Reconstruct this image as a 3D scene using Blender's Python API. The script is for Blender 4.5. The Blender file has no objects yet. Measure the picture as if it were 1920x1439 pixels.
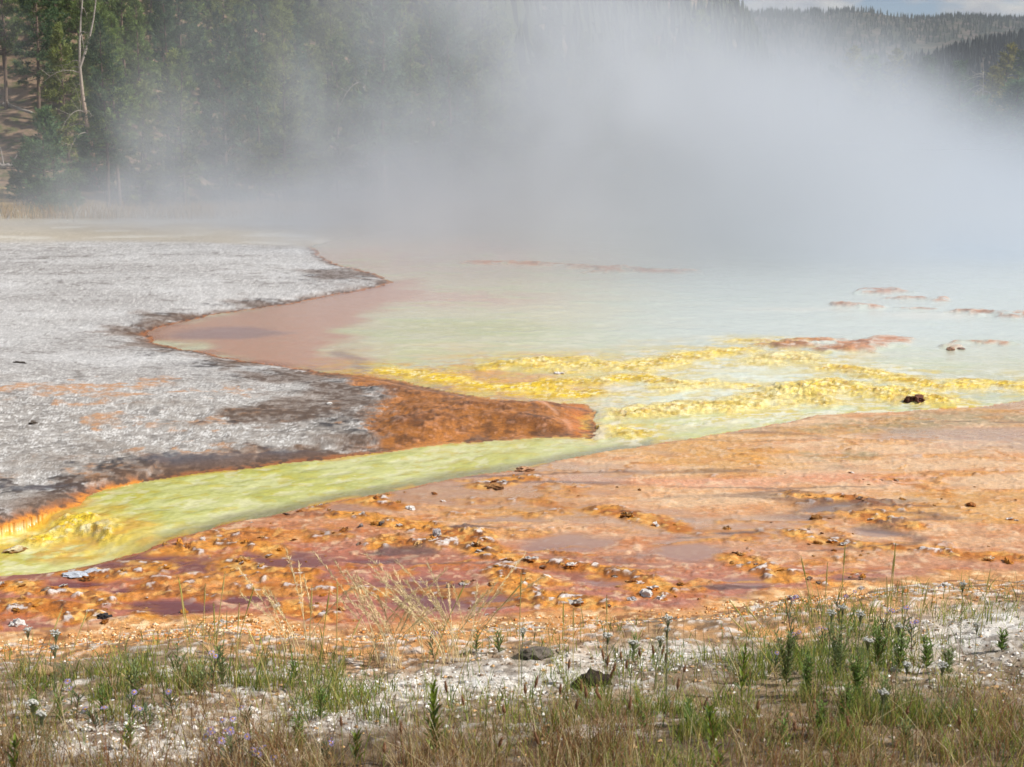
import bpy, bmesh, math, random
import numpy as np

# ---------------------------------------------------------------- camera, sky, sun, exposure
sc = bpy.context.scene
R = math.radians
F = 2638.0                      # focal length in pixels of the 1920 px wide photograph
CX, CY, HORIZON = 960.0, 719.5, 310.0
H = 2.2                         # eye height above the water
PITCH = math.atan((CY - HORIZON) / F)
CP, SP = math.cos(PITCH), math.sin(PITCH)

cam = bpy.data.cameras.new('camera')
cam_ob = bpy.data.objects.new('camera', cam)
sc.collection.objects.link(cam_ob)
sc.camera = cam_ob
cam.sensor_width = 36.0
cam.lens = 36.0 * F / 1920.0
cam_ob.location = (0, 0, H)
cam_ob.rotation_euler = (math.pi / 2 - PITCH, 0, 0)
cam.clip_start, cam.clip_end = 0.05, 20000
cam.dof.use_dof = True
cam.dof.focus_distance = 9.5
cam.dof.aperture_fstop = 8.0

SUN_AZ, SUN_EL = 98.0, 42.0     # clockwise from the view axis: from the right, a little behind the camera
world = bpy.data.worlds.new('World')
sc.world = world
world.use_nodes = True
wt = world.node_tree
bg = wt.nodes['Background']
sky = wt.nodes.new('ShaderNodeTexSky')
sky.sky_type = 'NISHITA'
sky.sun_disc = False
sky.sun_elevation = R(SUN_EL)
sky.sun_rotation = R(SUN_AZ)
sky.altitude = 2200
# broken cumulus over the whole sky
tc = wt.nodes.new('ShaderNodeTexCoord')
mp = wt.nodes.new('ShaderNodeMapping')
mp.inputs['Scale'].default_value = (1, 1, 2.6)
wt.links.new(tc.outputs['Generated'], mp.inputs['Vector'])
cn = wt.nodes.new('ShaderNodeTexNoise')
cn.inputs['Scale'].default_value = 7.0
cn.inputs['Detail'].default_value = 9.0
cn.inputs['Roughness'].default_value = 0.58
cn.inputs['Distortion'].default_value = 0.35
wt.links.new(mp.outputs[0], cn.inputs['Vector'])
cr = wt.nodes.new('ShaderNodeValToRGB')
cr.color_ramp.elements[0].position = 0.47
cr.color_ramp.elements[1].position = 0.56
wt.links.new(cn.outputs['Fac'], cr.inputs[0])
cc = wt.nodes.new('ShaderNodeTexNoise')
cc.inputs['Scale'].default_value = 16.0
cc.inputs['Detail'].default_value = 6.0
wt.links.new(mp.outputs[0], cc.inputs['Vector'])
ccr = wt.nodes.new('ShaderNodeValToRGB')
ccr.color_ramp.elements[0].position = 0.42
ccr.color_ramp.elements[0].color = (4.2, 4.5, 5.2, 1)
ccr.color_ramp.elements[1].position = 0.60
ccr.color_ramp.elements[1].color = (8.6, 8.3, 7.7, 1)
wt.links.new(cc.outputs['Fac'], ccr.inputs[0])
mx = wt.nodes.new('ShaderNodeMix')
mx.data_type = 'RGBA'
wt.links.new(cr.outputs[0], mx.inputs[0])
wt.links.new(sky.outputs[0], mx.inputs[6])
wt.links.new(ccr.outputs[0], mx.inputs[7])
wt.links.new(mx.outputs[2], bg.inputs['Color'])
bg.inputs['Strength'].default_value = 0.064

sun = bpy.data.lights.new('sun', 'SUN')
sun.energy = 5.0
sun.angle = R(0.53)
sun.color = (1.0, 0.955, 0.88)
sun_ob = bpy.data.objects.new('sun', sun)
sc.collection.objects.link(sun_ob)
sun_ob.rotation_euler = (R(90 - SUN_EL), 0, R(180 - SUN_AZ))
sun_ob.location = (30, -5, 40)

sc.view_settings.view_transform = 'Standard'
sc.view_settings.look = 'None'
sc.view_settings.exposure = 0.24
sc.view_settings.gamma = 1.0
sc.view_settings.use_curve_mapping = False
cy = sc.cycles
cy.max_bounces = 6
cy.diffuse_bounces = 2
cy.glossy_bounces = 2
cy.transmission_bounces = 3
cy.volume_bounces = 1
cy.transparent_max_bounces = 8
cy.caustics_reflective = cy.caustics_refractive = False
cy.volume_step_rate = 4.0
cy.volume_max_steps = 256
cy.use_adaptive_sampling = True
cy.adaptive_threshold = 0.02
cy.use_denoising = True

# ---------------------------------------------------------------- helpers
COL = sc.collection
rng = np.random.default_rng(11)
random.seed(5)


def gp(px, py, z=0.0):
    """world point on the level z that lies under a spot traced in the 1920 px photograph"""
    xr, yr = (px - CX) / F, -(py - CY) / F
    d = (xr, CP + yr * SP, -SP + yr * CP)
    t = (z - H) / d[2]
    return (t * d[0], t * d[1])


def pts(lst, z=0.0):
    return np.array([gp(a, b, z) for a, b in lst])


def at_dist(px, dist, z=0.0):
    """world x for a column of the photograph at a ground distance"""
    return (px - CX) / F * (dist * CP + (H - z) * SP)


def lin(c, k=1.0):
    c = np.array(c, float) / 255.0
    return np.where(c <= 0.04045, c / 12.92, ((c + 0.055) / 1.055) ** 2.4) * k


def sstep(a, b, x):
    t = np.clip((x - a) / (b - a), 0, 1)
    return t * t * (3 - 2 * t)


def _hash(ix, iy, seed):
    h = (ix.astype(np.int64) * 374761393 + iy.astype(np.int64) * 668265263 + seed * 1442695041) & 0xFFFFFFFF
    h = ((h ^ (h >> 13)) * 1274126177) & 0xFFFFFFFF
    h = ((h ^ (h >> 16)) * 2246822519) & 0xFFFFFFFF
    return ((h ^ (h >> 15)) & 0xFFFFFF) / float(0xFFFFFF)


def vnoise(x, y, seed=0):
    fx, fy = np.floor(x), np.floor(y)
    tx, ty = x - fx, y - fy
    tx, ty = tx * tx * (3 - 2 * tx), ty * ty * (3 - 2 * ty)
    a, b = _hash(fx, fy, seed), _hash(fx + 1, fy, seed)
    c, d = _hash(fx, fy + 1, seed), _hash(fx + 1, fy + 1, seed)
    return (a * (1 - tx) + b * tx) * (1 - ty) + (c * (1 - tx) + d * tx) * ty


def fbm(x, y, scale, octv=4, seed=0, gain=0.5):
    """0..1, features about `scale` metres across"""
    s, amp, tot = 0.0, 1.0, 0.0
    fx, fy = x / scale, y / scale
    for k in range(octv):
        ang = 0.7 * k
        ca, sa = math.cos(ang), math.sin(ang)
        s = s + amp * vnoise(fx * ca - fy * sa + 17.3 * k, fx * sa + fy * ca + 9.1 * k, seed + k)
        tot += amp
        amp *= gain
        fx, fy = fx * 2.03, fy * 2.03
    return s / tot


def seg_dist(x, y, P, closed):
    n = len(P)
    best = np.full(x.shape, 1e9)
    for i in range(n if closed else n - 1):
        ax, ay = P[i]
        bx, by = P[(i + 1) % n]
        dx, dy = bx - ax, by - ay
        L = dx * dx + dy * dy + 1e-12
        t = np.clip(((x - ax) * dx + (y - ay) * dy) / L, 0, 1)
        best = np.minimum(best, (x - ax - t * dx) ** 2 + (y - ay - t * dy) ** 2)
    return np.sqrt(best)


def inside(x, y, P):
    c = np.zeros(x.shape, bool)
    n = len(P)
    for i in range(n):
        ax, ay = P[i]
        bx, by = P[(i + 1) % n]
        if ay == by:
            continue
        hit = ((ay > y) != (by > y)) & (x < (bx - ax) * (y - ay) / (by - ay) + ax)
        c ^= hit
    return c


def sdf(x, y, P):
    """negative inside"""
    d = seg_dist(x, y, P, True)
    return np.where(inside(x, y, P), -d, d)


def tag(o, label=None, cat=None, group=None, kind=None):
    if label: o['label'] = label
    if cat: o['category'] = cat
    if group: o['group'] = group
    if kind: o['kind'] = kind
    return o


def mesh_np(name, V, Fc, mat=None, smooth=True, attrs=None, colors=None):
    """mesh from numpy arrays; Fc is (n,3) or (n,4)"""
    me = bpy.data.meshes.new(name)
    V = np.asarray(V, np.float32)
    Fc = np.asarray(Fc, np.int32)
    k = Fc.shape[1]
    me.vertices.add(len(V))
    me.vertices.foreach_set('co', V.ravel())
    me.loops.add(Fc.size)
    me.loops.foreach_set('vertex_index', Fc.ravel())
    me.polygons.add(len(Fc))
    me.polygons.foreach_set('loop_start', np.arange(0, Fc.size, k, dtype=np.int32))
    me.polygons.foreach_set('loop_total', np.full(len(Fc), k, np.int32))
    me.polygons.foreach_set('use_smooth', np.full(len(Fc), smooth, bool))
    me.update(calc_edges=True)
    if colors is not None:
        ca = me.color_attributes.new('Col', 'FLOAT_COLOR', 'POINT')
        c4 = np.ones((len(V), 4), np.float32)
        c4[:, :3] = colors
        ca.data.foreach_set('color', c4.ravel())
    for k2, v in (attrs or {}).items():
        a = me.attributes.new(k2, 'FLOAT', 'POINT')
        a.data.foreach_set('value', np.asarray(v, np.float32))
    if mat:
        me.materials.append(mat)
    return me


def obj(name, me, parent=None, loc=None):
    o = bpy.data.objects.new(name, me)
    COL.objects.link(o)
    if parent: o.parent = parent
    if loc is not None: o.location = loc
    return o


def new_mat(name):
    m = bpy.data.materials.new(name)
    m.use_nodes = True
    return m, m.node_tree, m.node_tree.nodes['Principled BSDF']


def surface_mat(name, n1=60.0, n2=260.0, var=0.35, bump=0.5, bdist=0.01, spec=0.5, coat=0.0, stretch=None):
    """colour, roughness and relief strength come from the mesh; the nodes add grain"""
    m, nt, b = new_mat(name)
    L = nt.links
    at = nt.nodes.new('ShaderNodeVertexColor'); at.layer_name = 'Col'
    ro = nt.nodes.new('ShaderNodeAttribute'); ro.attribute_name = 'rough'
    bm = nt.nodes.new('ShaderNodeAttribute'); bm.attribute_name = 'relief'
    tc = nt.nodes.new('ShaderNodeTexCoord')
    src = tc.outputs['Object']
    if stretch:
        mpn = nt.nodes.new('ShaderNodeMapping')
        mpn.inputs['Rotation'].default_value = (0, 0, stretch[1])
        mpn.inputs['Scale'].default_value = (stretch[0], 1, 1)
        L.new(src, mpn.inputs['Vector']); src = mpn.outputs[0]
    a = nt.nodes.new('ShaderNodeTexNoise'); a.inputs['Scale'].default_value = n1; a.inputs['Detail'].default_value = 5; a.inputs['Roughness'].default_value = 0.62
    c = nt.nodes.new('ShaderNodeTexNoise'); c.inputs['Scale'].default_value = n2; c.inputs['Detail'].default_value = 2
    L.new(src, a.inputs['Vector']); L.new(src, c.inputs['Vector'])
    ad = nt.nodes.new('ShaderNodeMath'); ad.operation = 'ADD'
    L.new(a.outputs['Fac'], ad.inputs[0]); L.new(c.outputs['Fac'], ad.inputs[1])
    mr = nt.nodes.new('ShaderNodeMapRange')
    mr.inputs['From Min'].default_value = 0.7; mr.inputs['From Max'].default_value = 1.3
    mr.inputs['To Min'].default_value = 1 - var; mr.inputs['To Max'].default_value = 1 + var
    L.new(ad.outputs[0], mr.inputs['Value'])
    # the grain fades out where the mesh says the surface is smooth
    g = nt.nodes.new('ShaderNodeMix'); g.data_type = 'FLOAT'
    g.inputs[2].default_value = 1.0
    cl = nt.nodes.new('ShaderNodeClamp'); L.new(bm.outputs['Fac'], cl.inputs['Value'])
    L.new(cl.outputs[0], g.inputs[0]); L.new(mr.outputs[0], g.inputs[3])
    mu = nt.nodes.new('ShaderNodeVectorMath'); mu.operation = 'SCALE'
    L.new(at.outputs['Color'], mu.inputs[0]); L.new(g.outputs[0], mu.inputs['Scale'])
    L.new(mu.outputs[0], b.inputs['Base Color'])
    L.new(ro.outputs['Fac'], b.inputs['Roughness'])
    bp = nt.nodes.new('ShaderNodeBump'); bp.inputs['Distance'].default_value = bdist
    bs = nt.nodes.new('ShaderNodeMath'); bs.operation = 'MULTIPLY'; bs.inputs[1].default_value = bump
    L.new(cl.outputs[0], bs.inputs[0]); L.new(bs.outputs[0], bp.inputs['Strength'])
    L.new(ad.outputs[0], bp.inputs['Height']); L.new(bp.outputs[0], b.inputs['Normal'])
    b.inputs['Specular IOR Level'].default_value = spec
    b.inputs['Coat Weight'].default_value = coat
    b.inputs['Coat Roughness'].default_value = 0.08
    return m


# ---------------------------------------------------------------- ground: traced outlines laid on the level
SHORE_STREAM = [(-1100, 1190), (-600, 1112), (-260, 1048), (-120, 1016), (0, 992), (80, 968), (150, 948), (168, 926), (250, 906), (350, 893), (450, 881), (520, 873),
                (560, 869), (640, 858), (700, 849), (760, 843), (850, 833), (905, 829), (930, 826), (1000, 822), (1060, 821), (1112, 824)]
SHORE_TONGUE = [(1126, 806), (1110, 790), (1120, 776), (1098, 757), (1000, 757), (960, 752), (900, 745), (830, 733), (760, 717), (690, 706)]
SHORE_POOL = [(620, 700), (560, 691), (450, 676), (350, 656), (290, 641), (273, 626), (290, 615), (340, 605), (400, 592), (480, 580),
              (560, 568), (640, 551), (700, 540), (737, 530), (700, 514), (640, 498), (600, 480), (585, 462), (640, 446), (720, 432),
              (900, 420), (1200, 414), (1600, 410), (2100, 408), (2700, 410)]
BANK_NEAR = [(2700, 720), (1920, 752), (1800, 766), (1700, 773), (1600, 776), (1530, 783), (1450, 796), (1350, 816), (1250, 831),
             (1150, 846), (1060, 863), (990, 876), (930, 886), (850, 897), (760, 916), (640, 937), (520, 962), (400, 992), (280, 1028),
             (200, 1052), (130, 1068), (60, 1077), (0, 1080), (-120, 1098), (-260, 1125), (-600, 1195), (-1100, 1285)]
WATER = pts(SHORE_STREAM + SHORE_TONGUE + SHORE_POOL + BANK_NEAR)
MAT_EDGE = [(-1300, 1350), (-700, 1272), (-300, 1245), (0, 1226), (130, 1216), (250, 1196), (330, 1192), (450, 1178), (530, 1196), (600, 1206), (700, 1206), (800, 1192),
            (900, 1188), (1000, 1182), (1150, 1176), (1300, 1166), (1400, 1152), (1500, 1136), (1650, 1116), (1800, 1106), (1920, 1096), (2400, 1050), (3200, 1000)]
BANK = np.vstack([pts(MAT_EDGE), np.array([[40, -40], [-40, -40]])])
MATP = np.vstack([pts(MAT_EDGE[::-1]), pts(BANK_NEAR[::-1])])
MOUND = pts([(600, 702), (690, 703), (760, 715), (830, 731), (900, 744), (960, 751), (1000, 755), (1098, 757), (1122, 776), (1110, 790), (1128, 806), (1112, 825),
             (1060, 823), (930, 828), (850, 835), (760, 845), (705, 850), (690, 826), (700, 800), (722, 770), (700, 742)])

# crust rims on the orange mat
RIMS = [[(720, 985), (760, 1000), (810, 1003), (860, 1015), (880, 1032), (905, 1046), (950, 1058), (1010, 1072), (1080, 1078), (1140, 1086), (1180, 1100), (1222, 1128)],
        [(1130, 968), (1180, 975), (1230, 990), (1262, 1002)],
        [(1485, 940), (1530, 945), (1580, 950), (1625, 958)],
        [(1625, 978), (1660, 985), (1705, 995)],
        [(1490, 1015), (1540, 1030), (1600, 1036), (1675, 1042)],
        [(575, 963), (600, 950), (640, 944), (700, 935)],
        [(640, 975), (690, 978), (740, 992), (800, 998)],
        [(850, 1022), (820, 1030), (770, 1035), (720, 1030)],
        [(1000, 1128), (1060, 1140), (1110, 1152)],
        [(310, 1040), (380, 1038), (460, 1032), (520, 1045)],
        [(420, 1072), (480, 1085), (560, 1092)],
        [(560, 1150), (590, 1158), (625, 1166)],
        [(140, 1078), (200, 1086), (290, 1074)],
        [(0, 1150), (70, 1148), (140, 1168)],
        [(40, 1112), (120, 1120), (170, 1132)],
        [(1765, 1052), (1830, 1060), (1890, 1062)],
        [(1560, 1112), (1640, 1105), (1720, 1102)],
        [(1120, 1192), (1230, 1190), (1290, 1182)],
        [(1460, 1126), (1510, 1134)],
        [(1380, 1060), (1420, 1078), (1480, 1090)],
        [(900, 920), (940, 912), (980, 905)],
        [(670, 940), (700, 945), (745, 958)],
        [(960, 1085), (1000, 1098), (1020, 1108)],
        [(280, 1190), (250, 1172), (215, 1180)], [(330, 1180), (400, 1172), (470, 1180), (540, 1178)]]
RIMS = [pts(r) for r in RIMS]
# smooth wet pans between the rims: x, y, half-width, half-height in the photograph
PANS = [(310, 1150, 120, 20), (470, 1128, 60, 12), (840, 1125, 190, 34), (520, 1185, 90, 10), (1290, 1040, 110, 26), (1060, 1030, 110, 16), (1650, 1000, 70, 13),
        (1560, 966, 60, 8), (1250, 990, 60, 10), (1130, 1110, 60, 14), (1450, 1128, 90, 10), (150, 1105, 60, 8), (60, 1205, 80, 9), (700, 1062, 70, 10), (1740, 1125, 130, 10),
        (1400, 1100, 70, 10), (620, 1010, 70, 9), (940, 990, 90, 12), (250, 1120, 70, 9)]
# yellow and cream terrace rims in the shallow pool: path, half-width m, height m, paleness
TERR = [([(925, 690), (965, 679), (1020, 675), (1085, 672)], .16, .05, .15),
        ([(1000, 682), (1060, 690), (1115, 684), (1180, 690), (1240, 681), (1290, 671), (1345, 665), (1385, 660)], .26, .06, .35),
        ([(1020, 722), (1060, 718), (1120, 716), (1200, 711), (1245, 716)], .20, .05, .15),
        ([(1262, 729), (1310, 720), (1360, 723), (1402, 726)], .18, .06, .55),
        ([(1180, 777), (1230, 770), (1290, 768), (1350, 765), (1400, 760), (1450, 744), (1490, 736), (1525, 757)], .22, .09, .6),
        ([(1425, 681), (1450, 672), (1490, 668), (1512, 676)], .2, .07, .85),
        ([(1512, 737), (1550, 722), (1600, 733), (1660, 739), (1700, 747), (1740, 752)], .26, .11, .3),
        ([(1560, 690), (1600, 694), (1640, 704), (1700, 716), (1760, 726), (1860, 722), (1930, 728), (2050, 728)], .22, .07, .3),
        ([(1122, 801), (1150, 806), (1175, 813)], .12, .05, .3),
        ([(62, 1005), (88, 985), (120, 976), (160, 988), (185, 1000)], .09, .075, .1),
        ([(740, 697), (830, 712), (900, 722), (1000, 735), (1090, 738)], .22, .015, .0),
        ([(1400, 640), (1440, 641), (1475, 644)], .15, .05, .2)]
RUST_PATCH = [([(1480, 647), (1540, 643), (1600, 650), (1650, 640)], .5, .07), ([(1600, 655), (1550, 658)], .25, .05), ([(1585, 574), (1620, 576)], .4, .1),
              ([(1630, 549), (1675, 548)], .5, .1), ([(1705, 561), (1750, 563)], .4, .08), ([(1820, 586), (1880, 592), (1960, 594)], .5, .1), ([(1775, 652), (1785, 653)], .16, .06),
              ([(1800, 644), (1880, 647)], .2, .05), ([(1690, 580), (1735, 580)], .22, .05), ([(1160, 507), (1240, 510)], 1.0, .08), ([(910, 492), (1060, 498), (1150, 506)], .7, .06)]


def blob(x, y, px, py, rx, ry, z=0.0):
    cx, cy_ = gp(px, py, z)
    r1 = rx * cy_ / F
    r2 = ry * cy_ * cy_ / (F * (H - z))
    return np.exp(-((x - cx) / r1) ** 2 - ((y - cy_) / r2) ** 2)


def hills(x, y):
    """the slope behind the spring, the wooded rise beyond and the far ridge"""
    a = x / np.maximum(y, 1)
    base = 63 + 16 * sstep(-0.30, -0.12, a) + 150 * sstep(-0.05, 0.15, a)
    u = np.maximum(0, y - base)
    h1 = 0.42 * u * u / (u + 14) * (1 - sstep(0.06, 0.25, a)) * np.where(y > 0, 1, 0)
    h1 = np.minimum(h1, 70 + 0 * h1) * (1 - sstep(500, 900, y))
    h1 = h1 + sstep(0, 10, u) * (fbm(x, y, 16, 4, 40) - .5) * 3.0 * (1 - sstep(0.1, 0.2, a))
    r1 = (0.056 + 0.030 * sstep(0.20, 0.37, a)) * 940 * sstep(500, 950, y) * (1 - 0.7 * sstep(1000, 1500, y)) * sstep(0.05, 0.22, a)
    ridge = np.interp(a, [-.8, -0.3, .10, .165, .205, .243, .26, .288, .303, .33, .364, .45, .8],
                      [.095, .10, .1015, .1015, .102, .103, .1005, .0975, .099, .098, .097, .095, .09])
    r2 = ridge * 2600 * sstep(1300, 2600, y) * (1 - 0.35 * sstep(2700, 4500, y))
    return np.maximum(h1, np.maximum(r1, r2)) + sstep(300, 900, y) * (fbm(x, y, 150, 3, 77) - .5) * 8


def terrain(x, y):
    """height, colour, roughness, relief and region of every point of the ground"""
    n = x.size
    w1, w2 = fbm(x, y, 0.55, 4, 1) - .5, fbm(x, y, 0.16, 3, 2) - .5
    wob = 0.16 * w1 + 0.07 * w2
    xw, yw = x + 0.25 * w1, y + 0.25 * (fbm(x, y, 0.55, 4, 5) - .5)
    far = sstep(8, 30, y)
    dW = sdf(x, y, WATER) + wob * (0.8 + 0.7 * far)
    dB = sdf(x, y, BANK) + wob * 1.1
    dM = sdf(x, y, MOUND) + wob * 0.9
    dMat = sdf(x, y, MATP)
    isW = dW < 0
    isBank = (dB < 0)
    isMat = (dMat < 0.45) & ~isW & ~isBank & (y < 25)
    isMound = (dM < 0) & ~isW
    col = np.zeros((n, 3)); z = np.zeros(n); rough = np.full(n, .8); relief = np.ones(n)
    fine = fbm(x, y, 0.045, 3, 9); mid = fbm(x, y, 0.3, 4, 13); big = fbm(x, y, 2.2, 4, 21); huge = fbm(x, y, 7, 3, 25)
    rnd = rng.random(n)

    def mix(c, m, k=1.0):
        nonlocal col
        m = np.clip(m, 0, 1)[:, None]
        col = col * (1 - m) + np.asarray(lin(c, k)) * m

    # --- pale sinter flat
    mix((186, 184, 183), np.ones(n))
    mix((162, 158, 156), sstep(.40, .68, big) * .7)
    mix((206, 205, 205), sstep(.5, .7, fbm(x, y, 1.1, 4, 31)) * .6)
    nearS = sstep(15.5, 11.5, y)
    grain = sstep(.50, .66, fine * .6 + rnd * .4)
    mix((88, 84, 82), grain * (.20 + .48 * nearS))
    mix((164, 156, 147), nearS * .5)
    mix((70, 64, 62), sstep(.55, .66, fbm(x, y, .11, 4, 33)) * (.08 + .26 * nearS))
    mix((232, 230, 228), sstep(.57, .69, fbm(x, y, .05, 2, 61) * .6 + rng.random(n) * .4) * (.35 + .35 * nearS))
    mix((150, 140, 130), sstep(.5, .68, mid) * nearS * .5)
    crk = np.abs(fbm(x, y * 2.2, 1.3, 4, 71) - .5)
    mix((104, 96, 90), sstep(.022, .004, crk) * .6 * sstep(.42, .55, big))
    plate = np.abs(fbm(x, y, .8, 3, 73) - .5)
    mix((112, 104, 98), sstep(.012, .002, plate) * .5)
    tan = np.zeros(n)
    for b in [(15, 757, 70, 13), (200, 752, 130, 12), (275, 745, 60, 14), (150, 770, 60, 10), (250, 812, 60, 10), (420, 800, 60, 12), (330, 870, 130, 14), (180, 905, 130, 14), (470, 860, 90, 12), (560, 790, 40, 8), (400, 755, 60, 6)]:
        tan = np.maximum(tan, blob(xw + 1.2 * w1, yw + 1.5 * w2, *b))
    mix((190, 140, 96), sstep(.25, .75, tan + .8 * (mid - .5)) * (.35 + .5 * sstep(.4, .6, fine)))
    # dark stains round the shore of the pool
    pool_side = (y > 12.4) | (x > -2.6)
    dk = np.zeros(n)
    for b in [(330, 600, 80, 10), (255, 625, 70, 15), (330, 655, 90, 18), (430, 685, 110, 20), (540, 710, 110, 22), (640, 740, 90, 30), (690, 790, 60, 36), (600, 778, 130, 40), (480, 800, 90, 16), (640, 520, 110, 14), (500, 572, 100, 8), (690, 835, 60, 20), (520, 856, 120, 12), (300, 885, 140, 14), (100, 925, 160, 14)]:
        dk = np.maximum(dk, blob(xw + .5 * w1, yw + .8 * w2, *b))
    stain = sstep(.30, .85, dk + 1.1 * (mid - .5) + .5 * (fine - .5))
    mix((64, 59, 58), stain * (.30 + .65 * sstep(.42, .56, fbm(x, y, .06, 3, 35))))
    mix((112, 84, 60), sstep(.35, .8, dk * .9 + (fbm(x, y, .5, 3, 88) - .5) * 1.3) * .5)
    slate = blob(xw, yw, 400, 872, 150, 13) + blob(xw, yw, 560, 858, 90, 10) + blob(xw, yw, 100, 925, 120, 9)
    mix((82, 82, 90), sstep(.3, .9, slate + (mid - .5) + .8 * (fine - .5)) * .85)
    mix((112, 80, 54), sstep(.45, .10, dW) * sstep(.35, .6, mid) * .7)
    mix((158, 96, 48), sstep(.13, .02, dW + .12 * (fine - .5)) * .9)
    mix((78, 58, 46), sstep(.34, .14, dW + .2 * (mid - .5)) * sstep(.50, .64, fine) * .8)
    mix((222, 142, 50), sstep(.06, .015, dW + .09 * (fine - .5)) * np.where(pool_side, 0, .9) * sstep(.35, .5, mid))
    # beyond the flat: damp grey-green apron with pale patches, then dry grass at the foot of the trees
    ap = sstep(36.0, 42.0, y + 5 * (big - .5) + 3 * (huge - .5))
    mix((184, 174, 156), ap * .85)
    mix((206, 203, 196), ap * sstep(.56, .68, fbm(x, y, 2.2, 5, 91)) * .6)
    mix((176, 156, 110), sstep(52, 60, y + 6 * (big - .5)) * (.55 + .45 * sstep(.4, .6, mid)))
    mix((150, 124, 92), sstep(62, 68, y + 4 * (big - .5)) * .9)
    mix((116, 110, 66), sstep(64, 70, y) * sstep(.5, .65, mid) * .7)
    zs = np.where(pool_side, .05, .045) * sstep(0, np.where(dM < 0, .5, np.where(pool_side, .6, .16)), dW) + 0.09 * sstep(0, 3.5, dW) + sstep(0, .35, dW) * ((big - .5) * .05 + (mid - .5) * .02 * (1 + nearS) + (fine - .5) * .012)
    zs = zs - 0.06 * ap
    z[:] = zs
    rough[:] = .85 - .25 * stain
    # --- rust-coloured mound
    m = isMound
    mc = np.zeros((n, 3)); keep = col.copy()
    mix((160, 100, 36), np.ones(n))
    mix((116, 70, 30), sstep(.45, .66, mid) * .75)
    mix((190, 122, 58), sstep(.52, .68, fbm(x, y, .22, 4, 101)) * .7)
    mix((84, 54, 32), sstep(.58, .68, fbm(x, y, .10, 3, 103)) * .6)
    mix((196, 142, 110), sstep(.6, .74, fine) * .5)
    crest = seg_dist(x, y, pts([(690, 716), (760, 730), (860, 745), (960, 762), (1030, 778), (1065, 800), (1072, 816)]), False)
    mix((206, 158, 128), sstep(.05, .01, crest + .10 * w2) * .6 * sstep(.4, .55, mid))  # pale highlight painted along the crest
    mix((206, 118, 38), sstep(1040, 1105, (x / np.maximum(y, 1)) * F + CX) * .9)
    mix((228, 176, 50), sstep(1092, 1122, (x / np.maximum(y, 1)) * F + CX + 120 * w2) * .85)
    mix((70, 60, 58), sstep(.05, .8, blob(xw, yw, 672, 790, 40, 60)) * sstep(.42, .6, fine) * .9)
    mix((212, 150, 84), sstep(.06, .01, dW) * .9)
    mcol = col
    blend = sstep(.10, -.18, dM + .5 * (mid - .5) + .25 * (fine - .5))
    left_open = blend * np.where(isW, 0, 1)
    col = keep * (1 - left_open[:, None]) + mcol * left_open[:, None]
    zm = zs + (.05 * sstep(0, -.7, dM) + (mid - .5) * .05 + (fine - .5) * .02 + .02 * sstep(.35, .0, crest)) * sstep(0.0, .8, dW)
    z = np.where(m, zm, z)
    rough = np.where(m, .28 + .35 * fine, rough)
    # --- orange mat
    keep = col
    col = np.zeros((n, 3))
    a_ = x / np.maximum(y, .5)
    warm = np.clip(sstep(.12, -.25, a_ + .12 * (big - .5)) * .6 + sstep(9.2, 6.8, y + .8 * (big - .5)) * .7, 0, 1)
    streak = fbm(x * .45 + y * .25, y * 2.2 - x * .5, .5, 5, 111)
    mix((222, 182, 140), np.ones(n))
    mix((212, 150, 94), sstep(.46, .64, streak) * .7)
    mix((192, 112, 60), warm * .8)
    mix((160, 88, 56), warm * sstep(.46, .62, big) * .8)
    mix((212, 158, 84), sstep(.52, .66, fbm(x * .5, y * 1.6, .8, 4, 121)) * (1 - warm) * .8)
    mauve = sstep(8.6, 7.3, y + .9 * (big - .5) + .5 * (a_ + .1) * 3) * (1 - sstep(.22, .05, dB))
    mix((172, 106, 92), mauve * .8)
    mix((222, 150, 116), sstep(.1, .8, blob(xw, yw, 1320, 915, 130, 12) + blob(xw, yw, 1600, 905, 140, 14) + blob(xw, yw, 1020, 905, 200, 12)) * .6)
    mix((156, 142, 104), sstep(.25, .9, blob(xw + .4 * w1, yw + .6 * w2, 1640, 810, 160, 12) + blob(xw + .4 * w1, yw + .6 * w2, 1560, 865, 120, 9) + blob(xw, yw, 1800, 790, 200, 14) + (mid - .5)) * .75)
    mix((206, 180, 158), sstep(.2, .9, blob(xw, yw, 1850, 830, 200, 30)) * .7)
    mix((232, 196, 160), sstep(.6, .72, fine) * .35)
    mix((120, 72, 50), sstep(.62, .74, fbm(x, y, .09, 3, 131)) * .35 * (.4 + warm))
    pan = np.zeros(n)
    for b in PANS:
        pan = np.maximum(pan, blob(xw, yw + .4 * w1, *b))
    noisepan = sstep(.50, .60, fbm(x * .6, y * 1.2, .9, 4, 141)) * (.55 + .45 * warm)
    pan = np.clip(np.maximum(sstep(.35, .75, pan + .5 * (mid - .5)), noisepan * sstep(7.0, 7.6, y)), 0, 1)
    mix((146, 94, 88), pan * (.3 + .65 * warm))
    mix((178, 150, 128), pan * (1 - warm) * .75)
    mix((116, 64, 64), pan * sstep(8.4, 7.2, y) * sstep(.15, -.12, a_) * .8)
    mix((186, 106, 44), sstep(.56, .68, fbm(x, y, .13, 4, 137)) * (1 - pan) * (.25 + .5 * warm))
    mix((238, 206, 168), sstep(.64, .72, fbm(x, y, .06, 3, 138)) * (1 - pan) * .5)
    rim = np.full(n, 9.0)
    for r_ in RIMS:
        rim = np.minimum(rim, seg_dist(xw, yw, r_, False))
    lump = fbm(x, y, .065, 3, 151)
    lump2 = fbm(x, y, .16, 3, 153)
    patchy = sstep(.61, .70, fbm(x * .7, y * 1.5, .42, 5, 161)) * (.5 + .5 * warm)
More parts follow.
